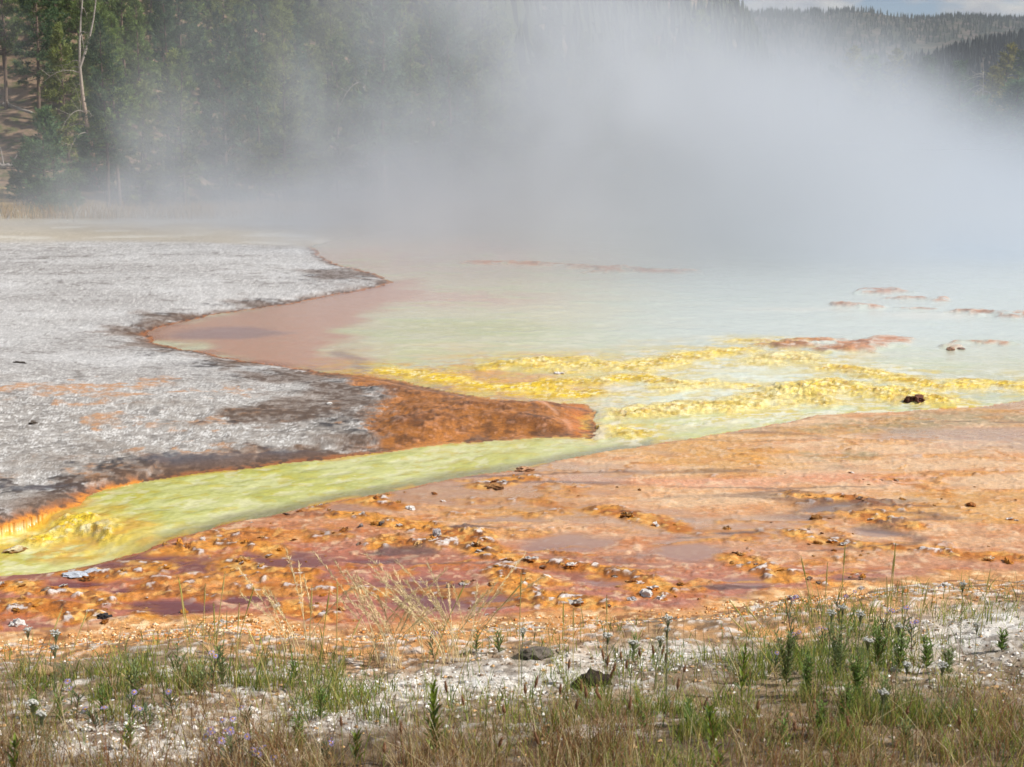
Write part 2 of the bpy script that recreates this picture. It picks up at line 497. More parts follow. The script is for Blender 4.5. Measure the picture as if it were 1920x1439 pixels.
    net = np.abs(fbm(x * .8 + .3 * w1, y * 1.25, .85, 4, 165) - .5)
    net2 = np.abs(fbm(x * .8, y * 1.3, .42, 3, 167) - .52)
    nets = np.maximum(sstep(.030, .006, net + .02 * (lump - .5)), .8 * sstep(.022, .004, net2 + .015 * (lump - .5))) * sstep(.46, .56, fbm(x, y, 1.3, 3, 169)) * sstep(12.0, 9.5, y - .25 * x)
    patchy = np.maximum(patchy, nets * .9)
    rm = np.clip(sstep(.15, .05, rim + .12 * (lump2 - .5)) + .75 * patchy, 0, 1) * sstep(.06, .2, dW)
    mix((210, 140, 36), rm * .8)
    mix((170, 96, 30), rm * sstep(.45, .6, lump2) * .8)
    mix((104, 62, 32), rm * sstep(.52, .62, lump) * .75)
    mix((226, 176, 100), rm * sstep(.60, .70, fbm(x, y, .05, 2, 171)) * .7)
    mix((226, 218, 214), sstep(.70, .76, lump) * np.clip(rm + .12, 0, 1) * .8)
    # dark runnels
    run = np.abs(fbm(x * .35 - y * .2, y * 1.4, 1.6, 4, 181) - .5)
    mix((92, 74, 72), sstep(.018, .003, run) * .6 * sstep(.42, .55, big))
    for b in [(770, 1045, 90, 9), (880, 1005, 60, 6), (1290, 1018, 60, 4), (1370, 1012, 50, 3), (1360, 1108, 120, 5), (1660, 1096, 120, 4)]:
        mix((66, 60, 66), sstep(.3, .9, blob(xw, yw, *b) + 1.0 * (lump2 - .5)) * .7)
    mix((196, 112, 58), sstep(.14, .02, dW) * .8)
    mix((112, 70, 52), sstep(.3, .9, blob(xw, yw, 520, 975, 160, 7) + (mid - .5)) * .5)
    # gravelly orange margin toward the bank
    mar = sstep(.22, .02, dB + .1 * (mid - .5))
    mix((206, 152, 98), mar)
    mix((240, 206, 160), mar * sstep(.55, .68, fine))
    mix((140, 92, 52), mar * sstep(.58, .7, lump))
    mcol = col
    sel = (isMat & ~isBank)
    col = np.where(sel[:, None], mcol, keep)
    wsh = sstep(0, .14, dW)
    zmat = .022 * wsh + wsh * .012 + rm * (.006 * (.2 + lump2) + .010 * sstep(.42, .66, lump) * lump + .016 * (fine - .4) + .010 * (fbm(x, y, .028, 2, 155) - .5)) + (1 - pan) * ((mid - .5) * .018 + (fine - .5) * .008 + .006 * sstep(.6, .7, lump)) - pan * .006
    tob = sstep(.0, .26, dB)
    zmat = zmat * tob + .036 * (1 - tob) * wsh
    z = np.where(sel, zmat, z)
    rough = np.where(sel, np.clip(.42 + .3 * rm + .25 * mar - .26 * pan + .1 * (fine - .5), .12, .9), rough)
    relief = np.where(sel, np.clip(1 - .92 * pan, 0, 1) * .75 + .25 * rm, relief)
    # --- gravel bank in front
    keep = col
    col = np.zeros((n, 3))
    t = np.maximum(0, -dB)
    mix((206, 152, 96), np.ones(n))
    tan_w = sstep(.40, 1.05, t + .7 * (big - .5) + .3 * (mid - .5))
    mix((172, 150, 122), tan_w)
    wz = np.clip(blob(xw, yw, 900, 1280, 280, 50, .2) + blob(xw, yw, 240, 1385, 240, 60, .4) + blob(xw, yw, 1830, 1225, 170, 80, .1) + blob(xw, yw, 1240, 1245, 210, 28, .15) + blob(xw, yw, 640, 1330, 130, 45, .3), 0, 1)
    mix((220, 213, 204), np.maximum(tan_w, .6 * sstep(.3, .6, t)) * np.clip(wz * 1.3, 0, 1))
    mix((150, 128, 102), sstep(.48, .62, mid) * (.6 - .45 * wz))
    mix((246, 244, 240), sstep(.55, .68, fine) * .6)
    mix((96, 78, 62), sstep(.54, .66, fbm(x, y, .05, 3, 191)) * (.7 - .1 * wz))
    mix((112, 92, 66), sstep(.5, .64, fbm(x, y, .8, 3, 195)) * .6 * tan_w * (1 - wz))
    mix((112, 92, 68), sstep(4.9, 4.1, y + .7 * (big - .5)) * .75 * (1 - .8 * wz))  # near soil darkened in colour for the shade among dense grass
    mix((66, 54, 42), sstep(5.0, 4.2, y) * sstep(.52, .64, fbm(x, y, .18, 3, 197)) * .7 * (1 - .7 * wz))  # darker patches: painted shade in the gaps between tufts
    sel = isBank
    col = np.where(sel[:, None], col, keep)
    zb = .036 + .13 * t + .05 * sstep(0, .5, t) + (mid - .5) * .05 * sstep(0, .6, t) + (fine - .5) * .018 * sstep(0, .15, t) + (big - .5) * .08 * sstep(0, .8, t)
    z = np.where(sel, zb, z)
    rough = np.where(sel, .9, rough)
    # --- water and what grows under its skin
    keep = col
    col = np.zeros((n, 3))
    depth = -dW
    fs, fn = .66 * x + .75 * y, -.75 * x + .66 * y
    nst = sstep(13.5, 12.0, y)
    fs, fn = fs * .85 * nst + x * .7 * (1 - nst), fn * 1.2 * nst + y * 1.0 * (1 - nst)
    flow = fbm(fs, fn, .42, 5, 201)
    flow2 = fbm(fs, fn, .12, 4, 211)
    mix((208, 206, 170), np.ones(n))
    P1 = pts([(255, 626), (340, 603), (480, 578), (640, 548), (745, 526), (800, 520), (760, 560), (700, 590), (648, 622), (640, 650), (668, 672), (740, 694), (690, 712), (560, 694), (450, 678), (300, 642)])
    pk = sstep(.35, -.35, sdf(xw + .6 * w1, yw + 1.0 * w1, P1))
    farpink = blob(x, y, 800, 470, 420, 48) + blob(x, y, 860, 560, 160, 16)
    mix((204, 160, 142), np.clip(farpink, 0, 1) * .85)
    mix((188, 188, 128), sstep(.2, .9, blob(xw, yw, 900, 615, 240, 22) + .6 * (flow - .5)) * .65)
    mix((218, 200, 150), sstep(.2, .9, blob(xw, yw, 830, 655, 190, 22)) * .7)
    mix((196, 204, 150), sstep(.52, .64, flow) * .5)
    mix((232, 226, 196), sstep(.54, .66, flow2) * .45 * sstep(30, 18, y))
    mix((196, 142, 116), pk * .95)
    mix((150, 116, 118), pk * sstep(.3, .8, blob(xw, yw, 420, 625, 140, 14) + .5 * (flow - .5)) * .75)
    mix((160, 100, 74), pk * sstep(.25, .05, depth) * .6)
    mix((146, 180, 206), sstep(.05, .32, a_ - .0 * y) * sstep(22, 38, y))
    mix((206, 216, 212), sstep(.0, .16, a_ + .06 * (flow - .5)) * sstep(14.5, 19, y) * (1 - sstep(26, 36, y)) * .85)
    mix((222, 222, 210), sstep(.2, .9, blob(xw, yw, 1730, 592, 110, 9) + blob(xw, yw, 1480, 580, 130, 5) + .6 * (flow - .5)) * .9)
    org = blob(xw, yw, 900, 712, 110, 22) + blob(xw, yw, 1010, 728, 120, 20)
    mix((218, 152, 58), sstep(.12, .6, org + .5 * (flow2 - .5)) * .95)
    pale = np.clip(blob(xw, yw, 1290, 745, 170, 36) + blob(xw, yw, 1400, 700, 160, 30) + blob(xw, yw, 1500, 770, 200, 16), 0, 1)
    mix((228, 236, 212), pale * sstep(.25, .5, flow + .1) * .95)
    mix((150, 118, 110), sstep(.16, .03, seg_dist(xw, yw, pts([(640, 660), (690, 690), (760, 708), (860, 735), (1000, 752)]), False)) * .7)
    # the running stream: yellow-green, darker weed streaks, paler riffles
    st = np.clip(sstep(12.7, 11.6, y - .12 * x + .3 * (flow - .5)), 0, 1)
    mix((210, 210, 132), st)
    mix((196, 192, 72), st * sstep(.52, .68, flow) * .7)
    mix((220, 220, 156), st * sstep(.5, .38, flow) * .8)
    mix((172, 176, 88), st * sstep(.60, .70, flow2) * .55)
    mix((230, 226, 178), st * sstep(.42, .32, flow2) * .7)
    mix((206, 186, 40), st * sstep(.60, .70, fbm(x, y, .09, 3, 213)) * .45)
    mix((198, 204, 150), st * sstep(-.4, 2.2, x) * .65)
    mix((178, 176, 30), st * sstep(-2.2, -3.3, x) * sstep(.42, .6, flow2) * .6)
    mix((122, 112, 84), st * sstep(.30, .04, seg_dist(x, y, pts(BANK_NEAR[8:]), False) + .15 * (flow2 - .5)) * .75)
    mix((212, 160, 40), sstep(.10, .02, depth) * st * sstep(.5, .6, mid) * .7)
    mix((214, 150, 44), sstep(.25, .85, blob(xw, yw, 90, 945, 90, 16)) * .95)
    wl = -.07 * sstep(4.78, 4.42, .66 * x + .75 * y) * sstep(11.0, 10.0, y)
    zw = wl + (flow - .5) * .020 + (flow2 - .5) * .012
    zw = zw * (1 - .8 * pk)
    tmax = np.zeros(n); tpale = np.zeros(n); tnear = np.full(n, 99.0)
    for path, hw, hh, pal in TERR:
        d_ = seg_dist(xw + .25 * w2, yw + .5 * w2, pts(path), False)
        tm = sstep(hw * 2.1, hw * .3, d_ + hw * 1.3 * (lump2 - .5) + hw * .6 * (lump - .5))
        tnear = np.minimum(tnear, d_ / hw)
        up = tm > tmax
        tpale = np.where(up, pal, tpale)
        zw = zw + tm * hh * .68 * (.25 + .34 * lump2 + .30 * lump * sstep(.40, .62, lump) + .45 * (fine - .5) + .35 * (fbm(x, y, .03, 2, 251) - .5))
        tmax = np.maximum(tmax, tm)
    yel = tmax * sstep(.02, .2, depth)
    fld = sstep(6.5, 1.0, tnear + 4.0 * (flow - .5) + 2.5 * (lump2 - .5)) * (1 - yel) * sstep(22, 18, y)
    mix((224, 196, 70), fld * sstep(.40, .54, fbm(x, y, .3, 4, 231)) * .85)
    mix((214, 160, 60), fld * sstep(.16, .02, a_) * sstep(.4, .6, flow2) * .8)
    mix((240, 240, 218), fld * sstep(.50, .60, flow2) * .8 * sstep(-.02, .12, a_))
    zw = zw + fld * .02 * (lump - .3)
    mix((238, 204, 40), yel * .95)
    mix((232, 222, 168), yel * np.clip(tpale + .9 * (lump2 - .45), 0, 1))
    mix((200, 160, 20), yel * sstep(.5, .62, lump) * .8 * (1 - tpale))
    mix((168, 136, 40), yel * sstep(.50, .64, fbm(x, y, .16, 4, 221)) * .6)
    mix((246, 238, 196), yel * sstep(.60, .68, fine) * .7)
    mix((176, 120, 40), yel * sstep(.60, .70, fbm(x, y, .07, 3, 223)) * .5)
    rp = np.zeros(n)
    for path, hw, hh in RUST_PATCH:
        d_ = seg_dist(xw + .3 * w1, yw + .9 * w1, pts(path), False)
        tm = sstep(hw, hw * .3, d_ + hw * .9 * (lump2 - .5))
        zw = zw + tm * hh * (.25 + .35 * lump2 + .25 * lump)
        rp = np.maximum(rp, tm)
    rp = rp * sstep(.32, .48, fbm(x, y, .35, 4, 241))
    mix((186, 118, 80), rp * .85)
    mix((216, 206, 194), rp * sstep(.5, .6, flow2) * .6)
    mix((132, 86, 62), rp * sstep(.5, .62, lump2) * .7)
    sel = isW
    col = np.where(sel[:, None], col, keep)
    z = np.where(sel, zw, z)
    solid = np.clip(yel + rp, 0, 1)
    rough = np.where(sel, .10 + .5 * solid + .1 * (flow2 - .5), rough)
    relief = np.where(sel, .30 + .7 * solid, relief)
    region = np.zeros(n, int)
    region[isMat] = 1
    region[isMound] = 2
    region[isW] = 4
    region[isW & (solid > .5)] = 5
    region[isBank] = 3
    z = z + np.where(isBank, 0, hills(x, y))
    return z, col * .92, rough, relief, region


# grid: columns are lines of sight across the flat, rows crowd toward the viewer
a_in = np.arange(-.392, .3921, 1.38 / 1407)
a_out = np.linspace(.394, .95, 90)
A = np.concatenate([-a_out[::-1], a_in, a_out])
pr = np.concatenate([np.arange(1050, 480, -2.6), np.arange(480, 120, -.95), np.arange(120, 43.5, -.8)])
Y = 3095.0 / pr
AA, YY = np.meshgrid(A, Y)
gx, gy = (AA * YY).ravel(), YY.ravel()
gz, gcol, grough, grelief, greg = terrain(gx, gy)
nr, nc = AA.shape
idx = np.arange(nr * nc).reshape(nr, nc)
quads = np.stack([idx[:-1, :-1], idx[:-1, 1:], idx[1:, 1:], idx[1:, :-1]], -1).reshape(-1, 4)
qreg = greg[quads]
qr = np.max(qreg, 1)                     # the wetter or nearer region takes the shared edge
GV = np.stack([gx, gy, gz], 1)

M_sinter = surface_mat('sinter', 40, 160, .30, .7, .0035)
M_mat = surface_mat('microbial_mat', 38, 150, .42, .8, .0030, spec=.5)
M_mound = surface_mat('rust_mat', 34, 130, .50, .8, .0045)
M_bank = surface_mat('gravel_soil', 60, 240, .4, .8, .0020, spec=.3)
M_water = surface_mat('thermal_water', 11, 42, .35, .9, .008, spec=.5, stretch=(.7, .75))
M_terrace = surface_mat('sulphur_terrace', 26, 90, .42, .8, .006)
for rid, nm, mt in [(0, 'sinter_flat', M_sinter), (1, 'microbial_mat', M_mat), (2, 'rust_mound', M_mound), (3, 'gravel_bank', M_bank), (4, 'spring_water', M_water), (5, 'mineral_terrace', M_terrace)]:
    q = quads[qr == rid]
    u, inv = np.unique(q, return_inverse=True)
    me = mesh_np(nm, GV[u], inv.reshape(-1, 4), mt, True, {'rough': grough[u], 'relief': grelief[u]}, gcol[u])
    o = obj(nm, me)
    tag(o, kind='structure')

# ---------------------------------------------------------------- wide ground sheet, hillside and far ridge
def far_grid(name, a0, a1, na, ys, mat):
    a = np.linspace(a0, a1, na)
    A2, Y2 = np.meshgrid(a, ys)
    x, y = (A2 * Y2).ravel(), Y2.ravel()
    z = hills(x, y)
    ap_fix = sstep(90, 66, y)
    z = z - .02 - ap_fix * .06
    i = np.arange(A2.size).reshape(A2.shape)
    q = np.stack([i[:-1, :-1], i[:-1, 1:], i[1:, 1:], i[1:, :-1]], -1).reshape(-1, 4)
    o = obj(name, mesh_np(name, np.stack([x, y, z], 1), q, mat))
    return tag(o, kind='structure')


def soil_mat(name, c1, c2, c3, s1, s2):
    m, nt, b = new_mat(name)
    tcn = nt.nodes.new('ShaderNodeTexCoord')
    a = nt.nodes.new('ShaderNodeTexNoise'); a.inputs['Scale'].default_value = s1; a.inputs['Detail'].default_value = 8
    c = nt.nodes.new('ShaderNodeTexNoise'); c.inputs['Scale'].default_value = s2; c.inputs['Detail'].default_value = 6
    nt.links.new(tcn.outputs['Object'], a.inputs['Vector']); nt.links.new(tcn.outputs['Object'], c.inputs['Vector'])
    r = nt.nodes.new('ShaderNodeValToRGB')
    r.color_ramp.elements[0].position = .38; r.color_ramp.elements[0].color = (*lin(c1), 1)
    r.color_ramp.elements[1].position = .62; r.color_ramp.elements[1].color = (*lin(c2), 1)
    nt.links.new(a.outputs['Fac'], r.inputs[0])
    r2 = nt.nodes.new('ShaderNodeValToRGB'); r2.color_ramp.elements[0].position = .48; r2.color_ramp.elements[1].position = .6
    nt.links.new(c.outputs['Fac'], r2.inputs[0])
    x = nt.nodes.new('ShaderNodeMix'); x.data_type = 'RGBA'
    nt.links.new(r2.outputs[0], x.inputs[0]); nt.links.new(r.outputs[0], x.inputs[6]); x.inputs[7].default_value = (*lin(c3), 1)
    nt.links.new(x.outputs[2], b.inputs['Base Color'])
    b.inputs['Roughness'].default_value = .95
    b.inputs['Specular IOR Level'].default_value = .15
    bp = nt.nodes.new('ShaderNodeBump'); bp.inputs['Strength'].default_value = .6; bp.inputs['Distance'].default_value = .25
    nt.links.new(c.outputs['Fac'], bp.inputs['Height']); nt.links.new(bp.outputs[0], b.inputs['Normal'])
    return m


M_slope = soil_mat('slope_soil', (118, 98, 80), (146, 122, 102), (92, 90, 58), .35, 1.3)
M_ridge = soil_mat('ridge_floor', (44, 50, 36), (66, 66, 48), (96, 84, 74), .01, .035)
far_grid('hillside', -1.1, 1.1, 240, np.concatenate([np.linspace(66, 150, 70), np.geomspace(153, 500, 40)]), M_slope)
far_grid('far_ridge', -1.1, 1.1, 300, np.geomspace(499, 6000, 120), M_ridge)
sheet = mesh_np('ground', [(-9000, -3000, -.7), (9000, -3000, -.7), (9000, 9000, -.7), (-9000, 9000, -.7)], [(0, 1, 2, 3)], M_slope, False)
tag(obj('ground', sheet), kind='structure')
# bank that runs on under and behind the viewer
bx, by = np.meshgrid(np.linspace(-14, 14, 300), np.linspace(-6, 12, 200))
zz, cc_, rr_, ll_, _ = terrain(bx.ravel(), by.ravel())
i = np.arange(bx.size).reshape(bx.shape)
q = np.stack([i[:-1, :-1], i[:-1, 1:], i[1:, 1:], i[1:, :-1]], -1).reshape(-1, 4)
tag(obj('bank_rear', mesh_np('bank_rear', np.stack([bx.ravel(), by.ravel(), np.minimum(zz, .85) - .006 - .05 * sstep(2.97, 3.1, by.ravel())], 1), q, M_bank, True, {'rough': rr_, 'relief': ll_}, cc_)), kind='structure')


# ---------------------------------------------------------------- steam
class X:
    """tiny arithmetic on geometry-node sockets"""
    nt = None
    def __init__(s, k): s.k = k
    @staticmethod
    def op(o, *a):
        n = X.nt.nodes.new('ShaderNodeMath'); n.operation = o
        for i_, v in enumerate(a):
            if isinstance(v, X): X.nt.links.new(v.k, n.inputs[i_])
            else: n.inputs[i_].default_value = v
        return X(n.outputs[0])
    def __add__(s, o): return X.op('ADD', s, o)
    __radd__ = __add__
    def __sub__(s, o): return X.op('SUBTRACT', s, o)
    def __rsub__(s, o): return X.op('SUBTRACT', o, s)
    def __mul__(s, o): return X.op('MULTIPLY', s, o)
    __rmul__ = __mul__
    def __truediv__(s, o): return X.op('DIVIDE', s, o)
    def exp(s): return X.op('EXPONENT', s)
    def pw(s, p): return X.op('POWER', s, p)
    def mx(s, o): return X.op('MAXIMUM', s, o)
    def mn(s, o): return X.op('MINIMUM', s, o)


def xs(a, b, v):
    """smooth ramp from 0 at a to 1 at b"""
    n = X.nt.nodes.new('ShaderNodeMapRange'); n.interpolation_type = 'SMOOTHSTEP'
    for key, val in (('From Min', a), ('From Max', b), ('Value', v)):
        if isinstance(val, X): X.nt.links.new(val.k, n.inputs[key])
        else: n.inputs[key].default_value = val
    return X(n.outputs[0])


def steam_mat(color, aniso):
    m = bpy.data.materials.new('steam')
    m.use_nodes = True
    nt = m.node_tree
    nt.nodes.remove(nt.nodes['Principled BSDF'])
    v = nt.nodes.new('ShaderNodeVolumePrincipled')
    v.inputs['Color'].default_value = (*color, 1)
    v.inputs['Density'].default_value = 1.0
    v.inputs['Anisotropy'].default_value = aniso
    nt.links.new(v.outputs[0], nt.nodes['Material Output'].inputs['Volume'])
    return m


def build_steam():
    lo, hi, vox = (-30, 13, -.1), (34, 64, 15.5), .32
    ng = bpy.data.node_groups.new('steam_density', 'GeometryNodeTree')
    ng.interface.new_socket('Geometry', in_out='INPUT', socket_type='NodeSocketGeometry')
    ng.interface.new_socket('Geometry', in_out='OUTPUT', socket_type='NodeSocketGeometry')
    ng.nodes.new('NodeGroupInput')
    go = ng.nodes.new('NodeGroupOutput')
    X.nt = ng
    pos = ng.nodes.new('GeometryNodeInputPosition')
    sep = ng.nodes.new('ShaderNodeSeparateXYZ')
    ng.links.new(pos.outputs[0], sep.inputs[0])
    x, y, z = (X(sep.outputs[i_]) for i_ in range(3))

    def noise(scale, detail, rough, off):
        mpn = ng.nodes.new('ShaderNodeVectorMath'); mpn.operation = 'MULTIPLY_ADD'
        ng.links.new(pos.outputs[0], mpn.inputs[0])
        mpn.inputs[1].default_value = (1, .38, 1)       # billows drawn out along the wind
        mpn.inputs[2].default_value = off
        n = ng.nodes.new('ShaderNodeTexNoise')
        n.inputs['Scale'].default_value = scale; n.inputs['Detail'].default_value = detail; n.inputs['Roughness'].default_value = rough
        n.inputs['Distortion'].default_value = .6
        ng.links.new(mpn.outputs[0], n.inputs['Vector'])
        return X(n.outputs[0])

    n1 = noise(.19, 6, .60, (3, 7, 1)) - .5           # billows
    n2 = noise(.45, 4, .55, (13, 2, 5)) - .5
    n3 = noise(.08, 2, .5, (40, 11, 8)) - .5          # slow swell
    k = y / 40.0                                      # the plume widens as it drifts away
    xk = (x + 5.0 * n3 + 6.0 * n1 + 2.0 * n2) / k
    zk = (z - 2.2 + 3.0 * n1 + 1.2 * n2) / k + 2.2
    zp = z.mx(0.0)
    # right edge of the rising plume leans in with height
    right = xs(6.0, -5.5, xk - (12.2 - 2.3 * (zk - 3.0)))
    # the rising plume, thin toward the left
    plume = xs(-13.0, 2.5, xk) * (.15 + .85 * xs(-6.0, 4.0, xk)) * (1.0 - .3 * xs(2.0, 14.0, z))
    # the layer that hugs the water; its left edge recedes with distance
    low = (zp / -1.7).exp() * xs(-2.0, 6.0, x + 2.4 * n1 + .62 * (y - 25.0) + 1.5)
    front = xs(19.0, 37.0, y + 2.5 * n1 + z * .7) * xs(64.0, 54.0, y)
    shape = right * front * (plume + low * .8).mn(1.1)
    n4 = noise(.12, 6, .62, (21, 3, 17))
    puff = xs(.38, .62, n4 + .45 * n2)
    dens = shape * (.18 + 1.2 * puff + 1.1 * n1).mx(.03)
    dens = dens * .10
    # bank of mist lying on the far water
    mist = xs(20.0, 33.0, y + 3.0 * n1) * xs(64.0, 54.0, y) * xs(-1.0, 7.0, x + 2.4 * n1 + .62 * (y - 25.0) + 1.5) * (zp / -1.5).exp()
    dens = dens + mist * (.6 + 1.8 * n1 + .9 * n2).mx(.12) * .17
    # thin wisps drifting left along the foot of the trees
    wl = xs(-30.0, -24.0, x) * xs(8.0, -2.0, x) * xs(40.0, 48.0, y) * xs(64.0, 58.0, y) * (zp / -4.2).exp()
    wisp = (n1 * 2.2 + n2 * .9 + .13 + .16 * (zp / -1.2).exp()).mx(0.0) * wl
    dens = dens + wisp * .125
    # a light veil over the near shallows
    veil = xs(14.0, 20.0, y) * xs(30.0, 24.0, y) * xs(-4.5, 3.0, x + .15 * y) * (zp / -.55).exp()
    dens = dens + veil * (.45 + 1.4 * n2).mx(0.0) * .06
    vc = ng.nodes.new('GeometryNodeVolumeCube')
    ng.links.new(dens.k, vc.inputs['Density'])
    vc.inputs['Min'].default_value = lo
    vc.inputs['Max'].default_value = hi
    for ax, k in zip('XYZ', range(3)):
        vc.inputs['Resolution ' + ax].default_value = int((hi[k] - lo[k]) / vox)
    sm = ng.nodes.new('GeometryNodeSetMaterial')
    M = steam_mat((.79, .835, .915), .05)
    sm.inputs['Material'].default_value = M
    ng.links.new(vc.outputs[0], sm.inputs['Geometry'])
    ng.links.new(sm.outputs[0], go.inputs[0])
    me = bpy.data.meshes.new('steam')
    bmx = bmesh.new()
    bmesh.ops.create_cube(bmx, size=1.0)
    for v in bmx.verts:
        v.co = [lo[k] if v.co[k] < 0 else hi[k] for k in range(3)]
    bmx.to_mesh(me); bmx.free()
    me.materials.append(M)
    o = obj('steam', me)
    o.modifiers.new('density', 'NODES').node_group = ng
    tag(o, 'white steam rising off the hot spring and drifting over the pool', 'steam', kind='stuff')


build_steam()

# ---------------------------------------------------------------- vegetation helpers
def plain_mat(name, rough=.8, spec=.2, transl=0.0, varscale=0.0, varamt=.25, bump=0.0, bscale=40.0):
    """colour from the mesh, a per-object shift of brightness, optional light through thin leaves"""
    m, nt, b = new_mat(name)
    L = nt.links
    at = nt.nodes.new('ShaderNodeVertexColor'); at.layer_name = 'Col'
    oi = nt.nodes.new('ShaderNodeObjectInfo')
    mr = nt.nodes.new('ShaderNodeMapRange'); mr.inputs['To Min'].default_value = 1 - varamt; mr.inputs['To Max'].default_value = 1 + varamt
    L.new(oi.outputs['Random'], mr.inputs['Value'])
    mu = nt.nodes.new('ShaderNodeVectorMath'); mu.operation = 'SCALE'
    L.new(at.outputs['Color'], mu.inputs[0]); L.new(mr.outputs[0], mu.inputs['Scale'])
    out = mu.outputs[0]
    if varscale:
        tcn = nt.nodes.new('ShaderNodeTexCoord')
        n = nt.nodes.new('ShaderNodeTexNoise'); n.inputs['Scale'].default_value = varscale; n.inputs['Detail'].default_value = 4
        L.new(tcn.outputs['Object'], n.inputs['Vector'])
        m2 = nt.nodes.new('ShaderNodeMapRange'); m2.inputs['From Min'].default_value = .3; m2.inputs['From Max'].default_value = .7
        m2.inputs['To Min'].default_value = .7; m2.inputs['To Max'].default_value = 1.25
        L.new(n.outputs['Fac'], m2.inputs['Value'])
        mu2 = nt.nodes.new('ShaderNodeVectorMath'); mu2.operation = 'SCALE'
        L.new(out, mu2.inputs[0]); L.new(m2.outputs[0], mu2.inputs['Scale']); out = mu2.outputs[0]
        if bump:
            bp = nt.nodes.new('ShaderNodeBump'); bp.inputs['Strength'].default_value = bump; bp.inputs['Distance'].default_value = .01
            L.new(n.outputs['Fac'], bp.inputs['Height']); L.new(bp.outputs[0], b.inputs['Normal'])
    L.new(out, b.inputs['Base Color'])
    b.inputs['Roughness'].default_value = rough
    b.inputs['Specular IOR Level'].default_value = spec
    if transl:
        t = nt.nodes.new('ShaderNodeBsdfTranslucent')
        L.new(out, t.inputs['Color'])
        ms = nt.nodes.new('ShaderNodeMixShader'); ms.inputs[0].default_value = transl
        L.new(b.outputs[0], ms.inputs[1]); L.new(t.outputs[0], ms.inputs[2])
        L.new(ms.outputs[0], nt.nodes['Material Output'].inputs['Surface'])
    return m


M_bark = plain_mat('bark', .9, .1, 0, 9.0, .2, .5)
M_needle = plain_mat('pine_needles', .6, .25, .32, 0, .28)
M_deadwood = plain_mat('weathered_wood', .85, .15, 0, 14.0, .12, .5)
M_leaf = plain_mat('green_leaf', .5, .35, .4, 0, .15)
M_stem = plain_mat('plant_stem', .7, .2, 0, 0, .12)
M_petal = plain_mat('petal', .7, .15, .25, 0, .06)
M_blade = plain_mat('grass_blade', .65, .25, .45, 0, .0)
M_chip = plain_mat('gravel_chip', .9, .15, 0, 0, .0)
M_stone = plain_mat('stone', .85, .2, 0, 45.0, .1, .7)
M_crust = plain_mat('mat_crust', .6, .35, 0, 60.0, .22, .8)


class MB:
    """collects geometry for ONE mesh"""
    def __init__(s): s.V, s.F, s.C = [], [], []
    def n(s): return sum(len(v) for v in s.V)
    def add(s, V, Fc, c):
        V = np.asarray(V, float); k = s.n()
        Fc = np.asarray(Fc, int)
        if Fc.shape[1] == 4: Fc = np.vstack([Fc[:, [0, 1, 2]], Fc[:, [0, 2, 3]]])
        s.V.append(V); s.F.append(Fc + k)
        c = np.asarray(c, float)
        s.C.append(np.broadcast_to(c, (len(V), 3)).copy())
    def tube(s, P, r, c, sides=6, cap=True):
        P = np.asarray(P, float); n = len(P)
        r = np.broadcast_to(np.asarray(r, float), (n,))
        T = np.gradient(P, axis=0); T /= np.linalg.norm(T, axis=1)[:, None] + 1e-9
        ref = np.array([0, 0, 1.0]) if abs(T[0, 2]) < .9 else np.array([1.0, 0, 0])
        U = np.cross(T, ref); U /= np.linalg.norm(U, axis=1)[:, None] + 1e-9
        W = np.cross(T, U)
        ang = np.linspace(0, 2 * math.pi, sides, endpoint=False)
        V = (P[:, None, :] + r[:, None, None] * (np.cos(ang)[None, :, None] * U[:, None, :] + np.sin(ang)[None, :, None] * W[:, None, :])).reshape(-1, 3)
        i = np.arange(n * sides).reshape(n, sides)
        j = np.roll(i, -1, 1)
        q = np.stack([i[:-1], j[:-1], j[1:], i[1:]], -1).reshape(-1, 4)
        cc2 = np.repeat(np.asarray(c, float).reshape(-1, 3), 1, 0)
        if len(cc2) == n: cc2 = np.repeat(cc2, sides, 0)
        s.add(V, q, cc2)
        if cap:
            k = s.n()
            s.add(np.vstack([V[-sides:], P[-1:] + T[-1:] * r[-1] * .5]), [(a, (a + 1) % sides, sides) for a in range(sides)], cc2[-1])
    def mesh(s, name, mat, smooth=True):
        return mesh_np(name, np.vstack(s.V), np.vstack(s.F), mat, smooth, None, np.vstack(s.C))


def tri_sprays(mb, P, D, L, Wd, C):
    """thin pointed triangles from P along D, colours C"""
    n = len(P)
    D = D / (np.linalg.norm(D, axis=1)[:, None] + 1e-9)
    rv = rng.normal(size=(n, 3))
    S = np.cross(D, rv); S /= np.linalg.norm(S, axis=1)[:, None] + 1e-9
    L, Wd = np.broadcast_to(L, (n,))[:, None], np.broadcast_to(Wd, (n,))[:, None]
    V = np.stack([P - S * Wd * .5, P + S * Wd * .5, P + D * L], 1).reshape(-1, 3)
    mb.add(V, np.arange(3 * n).reshape(n, 3), np.repeat(C, 3, 0))


